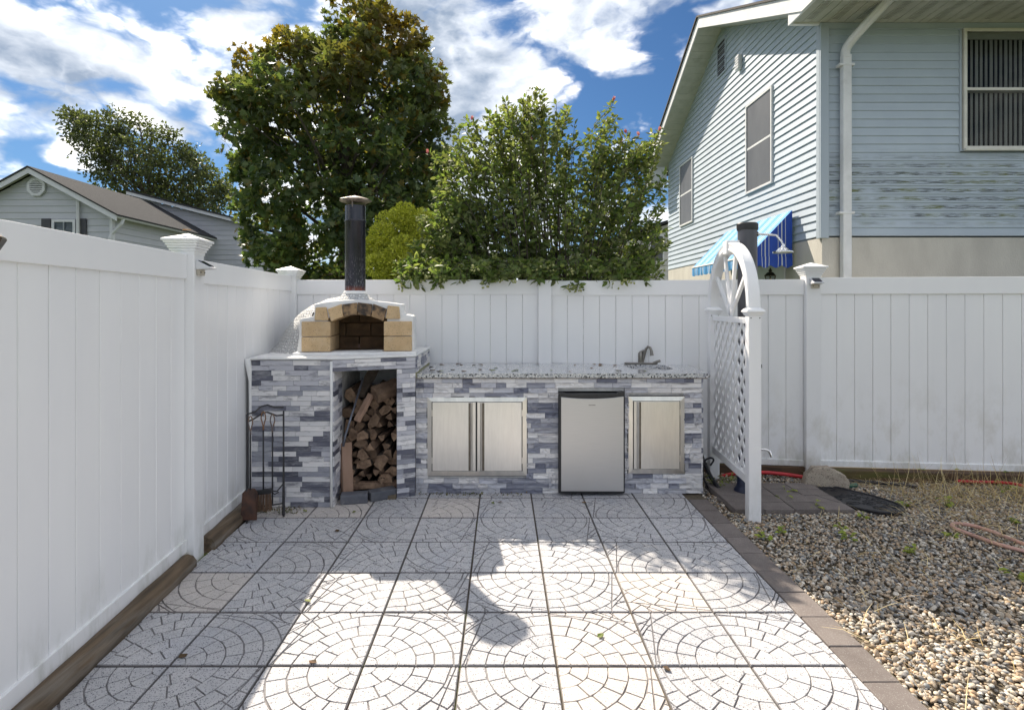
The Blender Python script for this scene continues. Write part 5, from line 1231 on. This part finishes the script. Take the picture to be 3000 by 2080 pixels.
# ------------------------------------------------------------------ grey houses at left
gh = empty('grey_house', (-14.4, 17, 0), label='light grey sided house with octagonal gable vent at far left', cat='house')
def build_grey():
    Yg = 17.0; xr = -12.05; xc = -14.42; zr, ze = 5.62, 4.34; xl = 2*xc-xr; y1 = 22.4
    sl_ = (zr-ze)/(xr-xc)
    m = MB(); m.prism([Vector((xl+.05, 0, -.1)), Vector((xr-.05, 0, -.1)), Vector((xr-.05, 0, ze)), Vector((xc, 0, zr)), Vector((xl+.05, 0, ze))], (0, Yg+.05, 0), (0, 26, 0)); w = m.obj('wall', GREYS, gh)
    def sp(z):
        if z < ze: return (0, xr-xl)
        a = (z-ze)/sl_; return (a, (xr-xl)-a) if (xr-xl)-2*a > .1 else None
    siding(w, (xl, Yg+.045, 0), (1, 0, 0), (0, -1, 0), sp, 2.2, zr-.03, .20, GREYS, proud=.02)
    siding(w, (xr-.045, Yg, 0), (0, 1, 0), (1, 0, 0), lambda z: (.1, 8.8), 2.2, ze-.02, .20, GREYS, proud=.02)
    MB().box(xr-.06, xr+.03, Yg-.03, Yg+.10, 0, ze).obj('corner_board', GREYT, w, bev=.005)
    ov_ = .32
    for s in (-1, 1):
        A = Vector((xc+s*(xr-xc+ov_), 0, ze-ov_*sl_+.10)); B = Vector((xc, 0, zr+.10))
        m = MB(); m.prism([A, B, B-Vector((0, 0, .17)), A-Vector((0, 0, .17))], (0, Yg-.26, 0), (0, Yg-.24, 0)); m.obj('rake_board', GREYT, gh)
        m = MB(); m.prism([A, B, B-Vector((0, 0, .03)), A-Vector((0, 0, .03))], (0, Yg-.24, 0), (0, Yg+.04, 0)); m.obj('rake_soffit', GREYT, gh)
        m = MB(); up = Vector((0, 0, .05)); m.prism([A+Vector((s*.05, 0, -.02)), B, B+up, A+up+Vector((s*.05, 0, -.02))], (0, Yg-.29, 0), (0, 26, 0)); rf = m.obj('roof', SHING, gh)
    m = MB(); m.box(xr+.22, xr+.34, Yg-.25, 26, ze-.14, ze-.02); m.obj('gutter', GREYT, gh, bev=.02)
    MB().box(xr, xr+.24, Yg-.2, 26, ze-.10, ze-.08).obj('soffit', GREYT, gh)
    m = MB(); m.tube([(xr+.28, Yg+.1, ze-.12), (xr+.26, Yg+.05, ze-.28), (xr-.0, Yg-.02, ze-.60), (xr-.03, Yg-.05, ze-.75), (xr-.03, Yg-.05, 0)], .05, 6); m.obj('downspout', GREYT, gh)
    MB().tube([(xr-1.0, Yg-.06, ze+.55-.05), (xr-1.0, Yg-.06, 0)], .05, 6).obj('downspout', GREYT, gh)
    # octagonal vent
    c = P(83, 421, Yg); m = MB()
    oc = [(.30*math.cos(R(22.5+45*k)), .30*math.sin(R(22.5+45*k))) for k in range(8)]; ic = [(.21*math.cos(R(22.5+45*k)), .21*math.sin(R(22.5+45*k))) for k in range(8)]
    for k in range(8):
        q = (k+1) % 8; m.add([(c.x+oc[k][0], Yg-.05, c.z+oc[k][1]), (c.x+oc[q][0], Yg-.05, c.z+oc[q][1]), (c.x+ic[q][0], Yg-.05, c.z+ic[q][1]), (c.x+ic[k][0], Yg-.05, c.z+ic[k][1]), (c.x+oc[k][0], Yg+.02, c.z+oc[k][1]), (c.x+oc[q][0], Yg+.02, c.z+oc[q][1]), (c.x+ic[q][0], Yg+.02, c.z+ic[q][1]), (c.x+ic[k][0], Yg+.02, c.z+ic[k][1])], [(0, 1, 2, 3), (0, 1, 5, 4), (3, 2, 6, 7)])
    v = m.obj('gable_vent', GREYT, gh); m = MB(); m.prism([Vector((c.x+a*1.02, 0, c.z+b*1.02)) for a, b in ic], (0, Yg-.01, 0), (0, Yg+.0, 0)); m.obj('vent_backing', SHUT, v)
    for k in range(7):
        z = c.z-.18+k*.055; hw = min(.20, .29-abs(z-c.z)); MB().box(c.x-hw, c.x+hw, Yg-.045, Yg-.02, z, z+.03).obj('louver', GREYT, v)
    a = P(118, 494, Yg); b = P(171, 530, Yg)
    w2 = winframe(gh, (0, Yg+.045, 0), (1, 0, 0), (0, -1, 0), a.x, b.x, 2.6, a.z, .08, .09, GREYT, rail=False, back=ROOMD, glass=True)
    for k in range(14):
        z = 2.75+k*.085; 
        if z < a.z-.1: MB().box(a.x+.08, b.x-.08, Yg+.01, Yg+.02, z, z+.045).obj('blind_slat', GREYT, w2)
    MB().box((a.x+b.x)/2-.02, (a.x+b.x)/2+.02, Yg-.03, Yg+.01, 2.6, a.z-.08).obj('muntin', GREYT, w2)
    for x in (P(93, 0, Yg).x, P(173, 0, Yg).x): MB().box(x+.01, x+.30, Yg-.03, Yg+.01, 2.6, a.z+.03).obj('shutter', SHUT, gh, bev=.01)
under(gh, build_grey)
gw2 = empty('grey_house', (-11.5, 22.5, 0), label='rear light grey house wing with small window, right of the gabled grey house', cat='house')
def build_grey2():
    Yg = 22.5; xl, xr = -15.2, -10.33; zl, zr_ = 6.0, 4.75
    m = MB(); m.prism([Vector((xl, 0, -.1)), Vector((xr-.05, 0, -.1)), Vector((xr-.05, 0, zr_)), Vector((xl, 0, zl))], (0, Yg+.05, 0), (0, 29, 0)); w = m.obj('wall', GREYS, gw2)
    sl_ = (zl-zr_)/(xr-xl)
    siding(w, (xl, Yg+.045, 0), (1, 0, 0), (0, -1, 0), lambda z: (0, (xr-xl) if z < zr_ else (xr-xl)-(z-zr_)/sl_), 2.0, zl-.1, .20, GREYS, proud=.02)
    siding(w, (xr-.045, Yg, 0), (0, 1, 0), (1, 0, 0), lambda z: (.1, 6.4), 2.0, zr_-.02, .20, GREYS, proud=.02)
    MB().box(xr-.06, xr+.03, Yg-.03, Yg+.12, 0, zr_).obj('corner_board', GREYT, w)
    A = Vector((xl, 0, zl+.02)); B = Vector((xr+.3, 0, zr_-.3*sl_+.02))
    m = MB(); m.prism([A, B, B+Vector((0, 0, .16)), A+Vector((0, 0, .16))], (0, Yg-.25, 0), (0, Yg-.22, 0)); m.obj('rake_board', GREYT, gw2)
    m = MB(); m.prism([A+Vector((0, 0, .13)), B+Vector((0, 0, .13)), B+Vector((0, 0, .20)), A+Vector((0, 0, .20))], (0, Yg-.28, 0), (0, 29, 0)); m.obj('roof', SHING, gw2)
    winframe(gw2, (xr-.045, Yg, 0), (0, 1, 0), (1, 0, 0), 1.35, 2.15, 2.6, 3.55, .06, .06, GREYT, pane=SCREEN)
under(gw2, build_grey2)
wh = empty('cream_house', (6, 20, 0), label='cream sided house glimpsed between the shrub and the blue house', cat='house')
def build_cream():
    CR = mat('cream_siding', (.55, .54, .52), (.50, .49, .47), 1.5, .6); Yg = 20; x0, x1 = 2.0, 7.4; ze = 4.2
    m = MB(); m.prism([Vector((x0, 0, -.1)), Vector((x1, 0, -.1)), Vector((x1, 0, 4.6)), Vector((x1-.6, 0, 4.72)), Vector((x0, 0, 3.25))], (0, Yg+.05, 0), (0, 26, 0)); w = m.obj('wall', CR, wh)
    siding(w, (x0, Yg+.045, 0), (1, 0, 0), (0, -1, 0), lambda z: ((0 if z < 3.2 else (z-3.2)/.29), x1-x0), 2.0, 4.6, .2, CR, proud=.02)
    winframe(wh, (0, Yg+.045, 0), (1, 0, 0), (0, -1, 0), P(1460, 0, Yg).x, P(1493, 0, Yg).x, P(0, 590, Yg).z, P(0, 528, Yg).z, .05, .05, WTRIM, pane=SCREEN)
    m = MB(); m.prism([Vector((x0-.3, 0, 3.2)), Vector((x1-.5, 0, 4.80)), Vector((x1-.5, 0, 4.9)), Vector((x0-.3, 0, 3.30))], (0, Yg-.2, 0), (0, 26, 0)); m.obj('roof', SHING, wh)
under(wh, build_cream)

# ------------------------------------------------------------------ vegetation
def inpoly(poly, x, z):
    c = np.zeros(len(x), bool); n = len(poly)
    for i in range(n):
        x0, z0 = poly[i-1]; x1, z1 = poly[i]
        with np.errstate(divide='ignore', invalid='ignore'): c ^= ((z0 > z) != (z1 > z)) & (x < (x1-x0)*(z-z0)/(z1-z0+1e-12)+x0)
    return c
def edist(poly, x, z):
    d = np.full(len(x), 1e9)
    for i in range(len(poly)):
        a = np.array(poly[i-1]); b = np.array(poly[i]); ab = b-a; t = np.clip(((x-a[0])*ab[0]+(z-a[1])*ab[1])/(ab@ab+1e-9), 0, 1)
        d = np.minimum(d, np.hypot(x-a[0]-t*ab[0], z-a[1]-t*ab[1]))
    return d
def sample_crown(poly, Y, depth, n, full):
    xs_ = [p_[0] for p_ in poly]; zs_ = [p_[1] for p_ in poly]; out = []
    while sum(map(len, out)) < n:
        x = RNG.uniform(min(xs_), max(xs_), n); z = RNG.uniform(min(zs_), max(zs_), n); k = inpoly(poly, x, z); x, z = x[k], z[k]
        d = edist(poly, x, z); hd = depth*np.sqrt(np.clip(d/full, 0.02, 1)); y = Y+hd*RNG.uniform(-1, 1, len(x))
        out.append(np.stack([x, y, z], 1))
    return np.concatenate(out)[:n]
LT = {'maple': (np.array([(0, 0, 0), (.30, .12, .03), (.62, .05, .06), (.36, .42, .02), (.45, .80, .05), (.16, .66, 0), (0, 1.1, .05), (-.16, .66, 0), (-.45, .80, .05), (-.36, .42, .02), (-.62, .05, .06), (-.30, .12, .03)]),
                [(0, 1, 3), (1, 2, 3), (0, 3, 5), (3, 4, 5), (0, 5, 7), (5, 6, 7), (0, 7, 9), (7, 8, 9), (0, 9, 11), (9, 10, 11)]),
      'oval': (np.array([(0, 0, 0), (.26, .35, .06), (.20, .75, .04), (0, 1.1, -.05), (-.20, .75, .04), (-.26, .35, .06), (0, .5, -.02)]),
               [(0, 1, 6), (1, 2, 6), (2, 3, 6), (3, 4, 6), (4, 5, 6), (5, 0, 6)]),
      'quad': (np.array([(0, 0, 0), (.3, .5, .1), (0, 1, 0), (-.3, .5, .1)]), [(0, 1, 2), (0, 2, 3)])}
def leaves(name, pts, size, tpl, cols, mt, parent, droop=.3, nbias=None, var=.25, colfn=None, **k):
    n = len(pts); T, Fc = LT[tpl]; Fc = np.array(Fc)
    # leaf frame: y axis = direction leaf points, z = normal
    yv = RNG.normal(size=(n, 3)); yv[:, 2] -= droop
    if nbias is not None: yv += nbias*1.0
    yv /= np.linalg.norm(yv, axis=1)[:, None]
    zv = RNG.normal(size=(n, 3))*.7+np.array([0, -.15, .8]); zv -= (zv*yv).sum(1)[:, None]*yv; zv /= np.linalg.norm(zv, axis=1)[:, None]; xv = np.cross(yv, zv)
    s = size*RNG.uniform(1-var, 1+var, n)
    M_ = np.stack([xv, yv, zv], 2)*s[:, None, None]
    v = np.einsum('nij,kj->nki', M_, T)+pts[:, None, :]
    c = np.array(cols)[RNG.integers(0, len(cols), n)]*RNG.uniform(.7, 1.25, (n, 1))
    if colfn is not None: c = colfn(pts, c)
    c = np.repeat(c, len(T), 0); f = (Fc[None]+np.arange(n)[:, None, None]*len(T)).reshape(-1)
    return link(name, npmesh(name, v.reshape(-1, 3), f, 3, mt, c), parent, **k)
def limb(m, a, b, r0, r1, bend=.12, n=7):
    a = Vector(a); b = Vector(b); L_ = (b-a).length; off = Vector((random.uniform(-1, 1), random.uniform(-1, 1), random.uniform(-.3, .6)))*bend*L_; pts = []; rs = []
    for i in range(n+1):
        t = i/n; pts.append(a.lerp(b, t)+off*math.sin(math.pi*t)*.6+Vector((random.uniform(-.01, .01), random.uniform(-.01, .01), 0))*L_*.5); rs.append(r0+(r1-r0)*t)
    m.tube(pts, rs, 6, cap=False); return pts
def PP(lst, Y): return [((x-HX)*Y/F, CAMH-(y-HY)*Y/F) for x, y in lst]
TRUNKM = mat('tree_bark', (.11, .09, .075), (.06, .05, .04), 9, .95, bump=.8, bscale=30)
def tree(name, poly, Y, depth, full, base, r0, nclus, per, cr, size, tpl, cols, label, cat, colfn=None, up=0.3, gaps=0.0, nbr=26, trunk_h=1.5, core=None):
    root = empty(name, base, label=label, cat=cat); bx, by, _ = base
    C = sample_crown(poly, Y, depth, nclus, full)
    pick = RNG.normal(size=(nclus, per, 3)); pick /= np.linalg.norm(pick, axis=2)[:, :, None]; pick *= cr*RNG.uniform(.25, 1.0, (nclus, per, 1))**.6*RNG.uniform(.6, 1.25, (nclus, 1, 1)); pick[:, :, 2] *= .75
    pts = (C[:, None, :]+pick).reshape(-1, 3)-np.array([bx, by, 0])
    nb = pick.reshape(-1, 3)/cr*.9
    # shade of green differs between whole clumps as growth does
    leaves('crown', pts, size, tpl, cols, LEAF, root, nbias=nb, colfn=colfn)
    m = MB(); top = Vector((0, 0, trunk_h)); limb(m, (0, 0, -.1), top, r0, r0*.75, .02); idx = RNG.choice(nclus, nbr, replace=False)
    lead = Vector((C[:, 0].mean()-bx, C[:, 1].mean()-by, C[:, 2].max()*.82)); pts_ = limb(m, top, lead, r0*.75, r0*.08, .05, 12)
    for i in idx:
        tgt = Vector(C[i])-Vector((bx, by, 0)); k = min(range(len(pts_)), key=lambda q: abs(pts_[q].z-(tgt.z*.62+trunk_h*.2))); st_ = pts_[k]
        sub = limb(m, st_, tgt, r0*.30*(1-k/16), r0*.03, .10)
        for _ in range(2):
            j = RNG.choice(nclus, 12); dd = C[j]-np.array([bx, by, 0]); q = dd[np.argmin(np.linalg.norm(dd-np.array(sub[4]), axis=1))]
            limb(m, sub[4], q, r0*.10, r0*.02, .1)
    m.obj('trunk', TRUNKM, root, smooth=True)
    return root
MP = PP([(505, 215), (535, 190), (538, 108), (556, 118), (575, 185), (612, 150), (645, 85), (675, 66), (700, 100), (745, 120), (765, 50), (800, 22), (850, 8), (880, 45), (925, 45), (950, 90), (965, 125), (985, 150), (980, 205), (1004, 240), (1000, 290), (1016, 320), (1008, 430), (985, 560), (975, 650), (640, 650), (590, 600), (560, 560), (545, 500), (558, 420), (540, 330), (515, 280)], 11.0)
def maple_col(p, c):
    z = p[:, 2:3]; h = np.clip((z-4.6)/2.6, 0, 1); n = np.sin(p[:, :1]*2.3+p[:, 1:2]*1.7)*np.sin(p[:, 2:3]*2.9+1.0)*.5+.5
    t = np.clip(h*n*1.1+(RNG.random((len(p), 1)) < .08)*.6, 0, 1); return c*(1-t)+np.array([.19, .115, .02])*t*RNG.uniform(.6, 1.4, (len(p), 1))
gcols = [(.09, .13, .055), (.115, .155, .06), (.13, .175, .07), (.075, .115, .06), (.165, .185, .08)]
tree('maple_tree', MP, 11.0, 1.9, 1.1, (-3.2, 11.2, 0), .20, 800, 40, .25, .110, 'maple', gcols, 'tall dense green maple with bronze tips behind the pizza oven', 'tree', colfn=maple_col, nbr=34)
FP = PP([(162, 262), (185, 252), (240, 256), (300, 262), (340, 282), (380, 300), (420, 335), (450, 350), (462, 375), (490, 378), (515, 420), (530, 450), (520, 490), (470, 480), (400, 470), (300, 455), (240, 440), (232, 410), (205, 360), (190, 330), (170, 300)], 30)
tree('oak_tree', FP, 30, 2.6, 1.6, (-19.2, 30, 0), .32, 230, 62, .62, .19, 'oval', [(.085, .10, .055), (.11, .125, .065), (.07, .085, .045)], 'distant olive green oak with open crown beyond the grey houses', 'tree', nbr=40, trunk_h=4)
# hibiscus shrub: arching shoots that carry the leaves
SP = PP([(920, 632), (935, 560), (940, 500), (975, 440), (985, 350), (1000, 285), (1040, 262), (1075, 290), (1110, 225), (1140, 215), (1160, 235), (1205, 195), (1240, 240), (1270, 215), (1288, 260), (1300, 330), (1335, 320), (1365, 240), (1385, 225), (1390, 300), (1425, 300), (1478, 300), (1490, 350), (1495, 450), (1500, 540), (1480, 640), (1300, 650), (1040, 650)], 6.2)
hb = empty('hibiscus_shrub', (.55, 6.2, 0), label='tall rose of sharon shrub with seed pods and pink buds behind the fence', cat='shrub')
ends = sample_crown(SP, 6.2, .75, 760, .55); 
SL = PP([(905, 640), (925, 560), (940, 500), (985, 420), (1040, 440), (1060, 640)], 6.0)
ext = sample_crown(SL, 6.0, .6, 150, .4); ovh = np.stack([RNG.uniform(-.95, 1.42, 95), RNG.uniform(5.10, 5.25, 95), RNG.uniform(1.71, 1.88, 95)], 1); ovh[:, 2] -= .05*(RNG.random(95) < .3)
FL = ((1378, 222), (1408, 295), (1196, 312), (1060, 265), (1437, 300), (1483, 290), (962, 340), (1395, 315))
fle = np.array([tuple(P(a_, b_+8, 6.0)) for a_, b_ in FL]); fle = np.concatenate([fle, fle+np.array([.03, .05, -.12])]); ends = np.concatenate([ends[:300], fle, ends[300:], ext, ovh])
m = MB(); LP = []; LB = []; SZ = []; tips = []
for i, e in enumerate(ends):
    e = Vector(e); 
    if i < 926 and e.z < 1.85 and e.y < 5.55: e.y = 5.6
    if i < 230:
        b = Vector((.55+random.uniform(-.25, .25), 6.25+random.uniform(-.15, .15), 0)); mid = Vector((b.x+(e.x-b.x)*.55, b.y+(e.y-b.y)*.6, e.z*.6))
        pts = curve_pts([b, mid, e], 6); m.tube(pts, [max(.012*(1-q/len(pts))+.002, .002) for q in range(len(pts))], 4, cap=False)
    else:
        L_ = random.uniform(.18, .42) if not 300 <= i < 316 else .75; dr = Vector((e.x-.55, (e.y-6.2)*1.2, .5+random.random()*1.2)).normalized(); b = e-dr*L_ if i < 926 else Vector((e.x+random.uniform(-.12, .12), 5.48, 1.98)); pts = curve_pts([b, b.lerp(e, .5)+Vector((0, 0, -.02)), e], 4); m.tube(pts, [.0035*(1-q/len(pts))+.001 for q in range(len(pts))], 3, cap=False)
    tot = sum((pts[q+1]-pts[q]).length for q in range(len(pts)-1)); acc = 0
    for q in range(len(pts)-1):
        sg_ = (pts[q+1]-pts[q]); ln_ = sg_.length; d_ = sg_.normalized(); nn = int(ln_/.017)+1
        for t in range(nn):
            pp = pts[q]+sg_*((t+random.random())/nn); rem = tot-(acc+ln_*t/nn)
            if rem > .75: continue
            a = random.uniform(0, 6.28); sd = Vector((math.cos(a), math.sin(a), .1)); LP.append(pp+sd*.015); LB.append(sd*1.6+d_*.8)
        acc += ln_
    tips.append(e)
print('shrub leaves', len(LP))
def hib_col(p, c):
    z = p[:, 2:3]; t = np.clip((z-2.6)/1.3, 0, 1)*.55*RNG.random((len(p), 1)); return c*(1-t)+np.array([.24, .21, .10])*t
leaves('foliage', np.array([tuple(v) for v in LP])-np.array([.55, 6.2, 0]), .062, 'oval', [(.14, .19, .06), (.17, .22, .075), (.11, .165, .055), (.24, .27, .12), (.19, .215, .10)], LEAF, hb, nbias=np.array([tuple(v) for v in LB]), droop=.15, colfn=hib_col, var=.4)
m.v = [(a-.55, b-6.2, c) for a, b, c in m.v]; m.obj('stems', TRUNKM, hb)
v0, f0 = ico(1); pv = []; 
pt_ = []
for e in random.sample(tips, 260):
    if e.z > 3.3 and random.random() < .5: continue
    if e.y > 6.5: continue
    for _ in range(random.randint(2, 5)): pt_.append((e.x-.55+random.uniform(-.035, .035), e.y-6.2-.02+random.uniform(-.03, .02), e.z+random.uniform(-.03, .03)))
pt_ = np.array(pt_); sc2 = RNG.uniform(.009, .014, (len(pt_), 1, 1))*np.array([1, 1, 1.3]); vv = np.einsum('nij,nkj->nki', rotm(len(pt_)), v0[None]*sc2)+pt_[:, None, :]
link('seed_pods', npmesh('seed_pods', vv.reshape(-1, 3), (f0[None]+np.arange(len(pt_))[:, None, None]*len(v0)).reshape(-1), 3, POD, None, True), hb, kind='stuff')
for (px, py) in FL:
    q = P(px, py, 6.0); mm = MB()
    for k in range(6):
        a = k*1.05; mm.add([(0, 0, 0), (.012*math.cos(a)-.010*math.sin(a), .012*math.sin(a)+.010*math.cos(a), .02), (.010*math.cos(a), .010*math.sin(a), .045), (.012*math.cos(a)+.010*math.sin(a), .012*math.sin(a)-.010*math.cos(a), .02)], [(0, 1, 2, 3)])
    o = mm.obj('flower_bud', PINK, hb); o.scale = (1.1, 1.1, 1.25); o.location = q-Vector((.55, 6.2, 0.03)); o.rotation_euler = (random.uniform(-.4, .4), random.uniform(-.4, .4), 0)
# drooping sprays over the fence top
# golden cypress
gc = empty('golden_cypress', (-1.5, 8.2, 0), label='lime green rounded dwarf conifer between the chimney and the shrub', cat='conifer')
GP = PP([(822, 640), (826, 560), (846, 520), (858, 478), (885, 462), (905, 470), (925, 462), (950, 480), (975, 530), (990, 600), (1000, 640)], 8.2)
lob = sample_crown(GP, 8.2, .55, 70, .35); allp = []; nbv = []
for c_ in lob:
    r_ = random.uniform(.11, .20); n = 420; d = RNG.normal(size=(n, 3)); d /= np.linalg.norm(d, axis=1)[:, None]; allp.append(np.array(c_)+d*r_*RNG.uniform(.88, 1.04, (n, 1))*np.array([1, 1, .85])); nbv.append(d*2.0)
pts = np.concatenate(allp); nbv = np.concatenate(nbv)+np.array([0, 0, 1.0])
leaves('foliage', pts-np.array([-1.5, 8.2, 0]), .040, 'quad', [(.44, .45, .05), (.52, .53, .07), (.34, .37, .04), (.60, .60, .10)], LEAFG, gc, nbias=nbv, droop=-.4)
m = MB(); limb(m, (0, 0, -.1), (.05, 0, 2.3), .06, .02); m.obj('trunk', TRUNKM, gc)

# weeds in the gravel
def weed(px, py, s, label, n=6, mtx=WEEDM, group='small weeds in the gravel'):
    q = G(px, py, -.02); r = empty('weed', q, random.uniform(0, 6), label=label, cat='weed', group=group)
    ms = MB(); pts = []; cols = []
    for k in range(n):
        a = random.uniform(0, 6.28); l = s*random.uniform(.5, 1.1); tip = Vector((math.cos(a)*l*.6, math.sin(a)*l*.6, l*random.uniform(.5, 1.1)))
        ms.tube([(0, 0, 0), tuple(tip*.5+Vector((0, 0, l*.1))), tuple(tip)], .0015, 4, cap=False)
        m_ = MB(); L1 = random.uniform(.03, .05); T = [Vector(t) for t in ((0, 0, 0), (.35, .3, .1), (.25, .8, .05), (0, 1, -.1), (-.25, .8, .05), (-.35, .3, .1))]
        Rz = Matrix.Rotation(a-math.pi/2+random.uniform(-.5, .5), 3, 'Z') @ Matrix.Rotation(random.uniform(-.7, .4), 3, 'X')
        for Lf in (0, 1):
            off = tip*(1-.35*Lf); pts.append([off+(Rz @ t)*L1*(1-.2*Lf) for t in T])
    m_ = MB()
    for p_ in pts: m_.add(p_, [(0, 1, 2, 3), (0, 3, 4, 5)])
    m_.obj('leaves', mtx, r); ms.obj('stem', GREENL, r)
wl_ = 'small yellow green weed sprouting from the gravel'
for i, (px, py, s, lb) in enumerate(((1768, 1112, .06, 'yellow green weed growing in a joint of the paver pad'), (1760, 1128, .05, 'low weed beside the near white arch post'), (1722, 1215, .06, 'low green weed in gravel at the foot of the near arch post'), (1755, 1200, .04, 'tiny weed by the front edge of the paver pad'), (1830, 1150, .06, 'yellow weed in front of the paver pad corner'),
        (1908, 1215, .04, 'small weed in gravel midway between edging and rubber mat'), (1940, 1165, .03, 'tiny weed in gravel just in front of the rubber mat'), (2030, 1140, .05, 'yellow weed at the right end of the rubber mat'), (2058, 1248, .05, 'yellow weed alone in mid gravel below the pink hose loop'), (2125, 1140, .07, 'wide yellow weed in gravel below the right fence'), (2140, 1207, .035, 'small weed left of the pink hose bend'), (2180, 1085, .13, 'tall leafy weed against the right fence timber'),
        (2082, 1075, .11, 'leafy weed against the timber right of the black pipe'), (2255, 1110, .09, 'bushy weed at the far right below the fence'), (2285, 1085, .12, 'dark leafy weed in the corner at the far right'), (2272, 1178, .04, 'small yellow weed right of the pink hose bend'), (1638, 1085, .10, 'green weed between the drain pipe and the far arch post'), (1612, 1100, .09, 'green weed at the right end of the counter base'), (2285, 1300, .05, 'small weed in sunlit gravel near the right photo edge'), (1890, 1188, .03, 'small weed in gravel in front of the paver pad, right of the arch'))):
    weed(px, py, s*1.15, lb, n=7 if s > .08 else 5, mtx=GREENL if 'green weed between' in lb or 'dark' in lb or 'counter base' in lb else WEEDM)
# plants by left timber
for (px, py, lb) in ((478, 1184, 'small green ivy sprig on the timber by the left fence'), (206, 1474, 'small green sprig on the timber at lower left'), (275, 1410, 'tiny green sprig on the timber below the left fence')):
    q = P(px, py, 3.6 if px > 400 else 2.3); weed(px, py, .05, lb, 4, WEEDM, 'green sprigs on the left timber')
# leaves on the ground and on the counter
def leaf_obj(loc, s, mt, label, group, cat='leaf', name='fallen_leaf'):
    T = [(0, 0, 0), (.35, .3, .12), (.28, .8, .02), (0, 1.1, .1), (-.28, .8, .05), (-.35, .3, .16)]; m = MB()
    pts = [Vector(t)*s for t in T]; m.add([p_+Vector((0, 0, .0008)) for p_ in pts]+pts, [(0, 1, 2, 3), (0, 3, 4, 5), (9, 8, 7, 6), (11, 10, 9, 6)]); o = m.obj(name, mt, label=label, cat=cat, group=group); o.location = loc; o.rotation_euler = (random.uniform(-.15, .15), random.uniform(-.15, .15), random.uniform(0, 6.28)); return o
for (px, py, mt, lb) in ((752, 1193, DRYL, 'brown dry leaf on the patio in front of the blocks'), (698, 1352, GREENL, 'yellow green leaf on the patio joint at the shadow edge'), (1343, 1432, GREENL, 'yellow leaf on the sunlit paving tile'), (712, 1489, DRYL, 'dark crumpled leaf on the patio joint at lower left'),
                         (800, 1148, GREENL, 'green leaf on the patio by the wood niche'), (1105, 1128, GREENL, 'small yellow leaf on the patio below the left cabinet'), (1130, 1128, DRYL, 'small brown leaf on the patio below the left cabinet'), (400, 1478, DRYL, 'brown leaf against the left timber'), (135, 1560, DRYL, 'brown leaf against the left timber at the bottom corner'),
                         (690, 1150, GREENL, 'green leaf at the foot of the oven base'), (1318, 1130, DRYL, 'small brown leaf below the fridge'), (1490, 1497, DRYL, 'tiny brown leaf on the front patio joint')):
    leaf_obj(G(px, py, .006), .035, mt, lb, 'leaves fallen on the patio')
for k in range(34):
    px = 960+min(640, abs(random.gauss(0, 260))); py = random.uniform(817, 836); q = G(px, py, .973)
    if 1395 < px < 1520 and py < 834: continue
    lm_ = DRYL if random.random() < .72 else GREENL; big = random.uniform(.02, .055)
    o_ = leaf_obj(q, big, lm_, None, 'dry leaves on the granite top')
    where = 'at the left end of the granite top' if px < 1060 else 'above the left steel door' if px < 1130 else 'above the double doors' if px < 1200 else 'between the doors and fridge' if px < 1270 else 'above the fridge' if px < 1400 else 'beside the sink'
    o_['label'] = '%s %s leaf %s, %s' % ('large' if big > .043 else 'mid sized' if big > .031 else 'tiny', 'brown' if lm_ is DRYL else 'yellow green', where, 'near the back' if q.y > 4.95 else 'near the front edge' if q.y < 4.68 else 'midway back')
leaf_obj((P1[0]-.02, P1[1]-.03, 1.965), .05, DRYL, 'dry leaf on top of the left fence post cap', None)
# litter along the base edges
def litter(n, xr, yr, zb, name, label):
    x = RNG.uniform(*xr, n); y = RNG.uniform(*yr, n); pts = np.stack([x, y, np.full(n, zb)+RNG.uniform(0, .006, n)], 1)
    o = leaves(name, pts, .016, 'quad', [(.10, .12, .03), (.14, .09, .04), (.07, .08, .02), (.20, .17, .06)], LEAFG, None, droop=0, kind='stuff', label=label, cat='leaf litter'); return o
litter(260, (-1.95, -1.5), (4.02, 4.15), .004, 'leaf_litter', 'mossy litter along the foot of the oven base')
litter(150, (-.9, .2), (4.40, 4.46), .004, 'leaf_litter', 'bits of moss along the foot of the counter')
litter(500, (1.63, 2.7), (4.68, 5.05), -.02, 'leaf_litter', 'dead leaves in the gravel behind the arch')
# lantern fragment at left edge
lt = empty('hanging_lantern', (-1.602, 1.70, 1.715), label='dark metal ornament hanging near the left fence, cut off by the left photo edge', cat='ornament')
MB().lathe([(.002, .05), (.055, .015), (.058, .008), (.03, -.045), (.012, -.055)], 6).obj('lantern_shade', BRASS, lt)
MB().tube([(0, 0, .05), (-.02, .0, .075), (-.165, 0, .07)], .004, 6).obj('hook', IRON, lt)
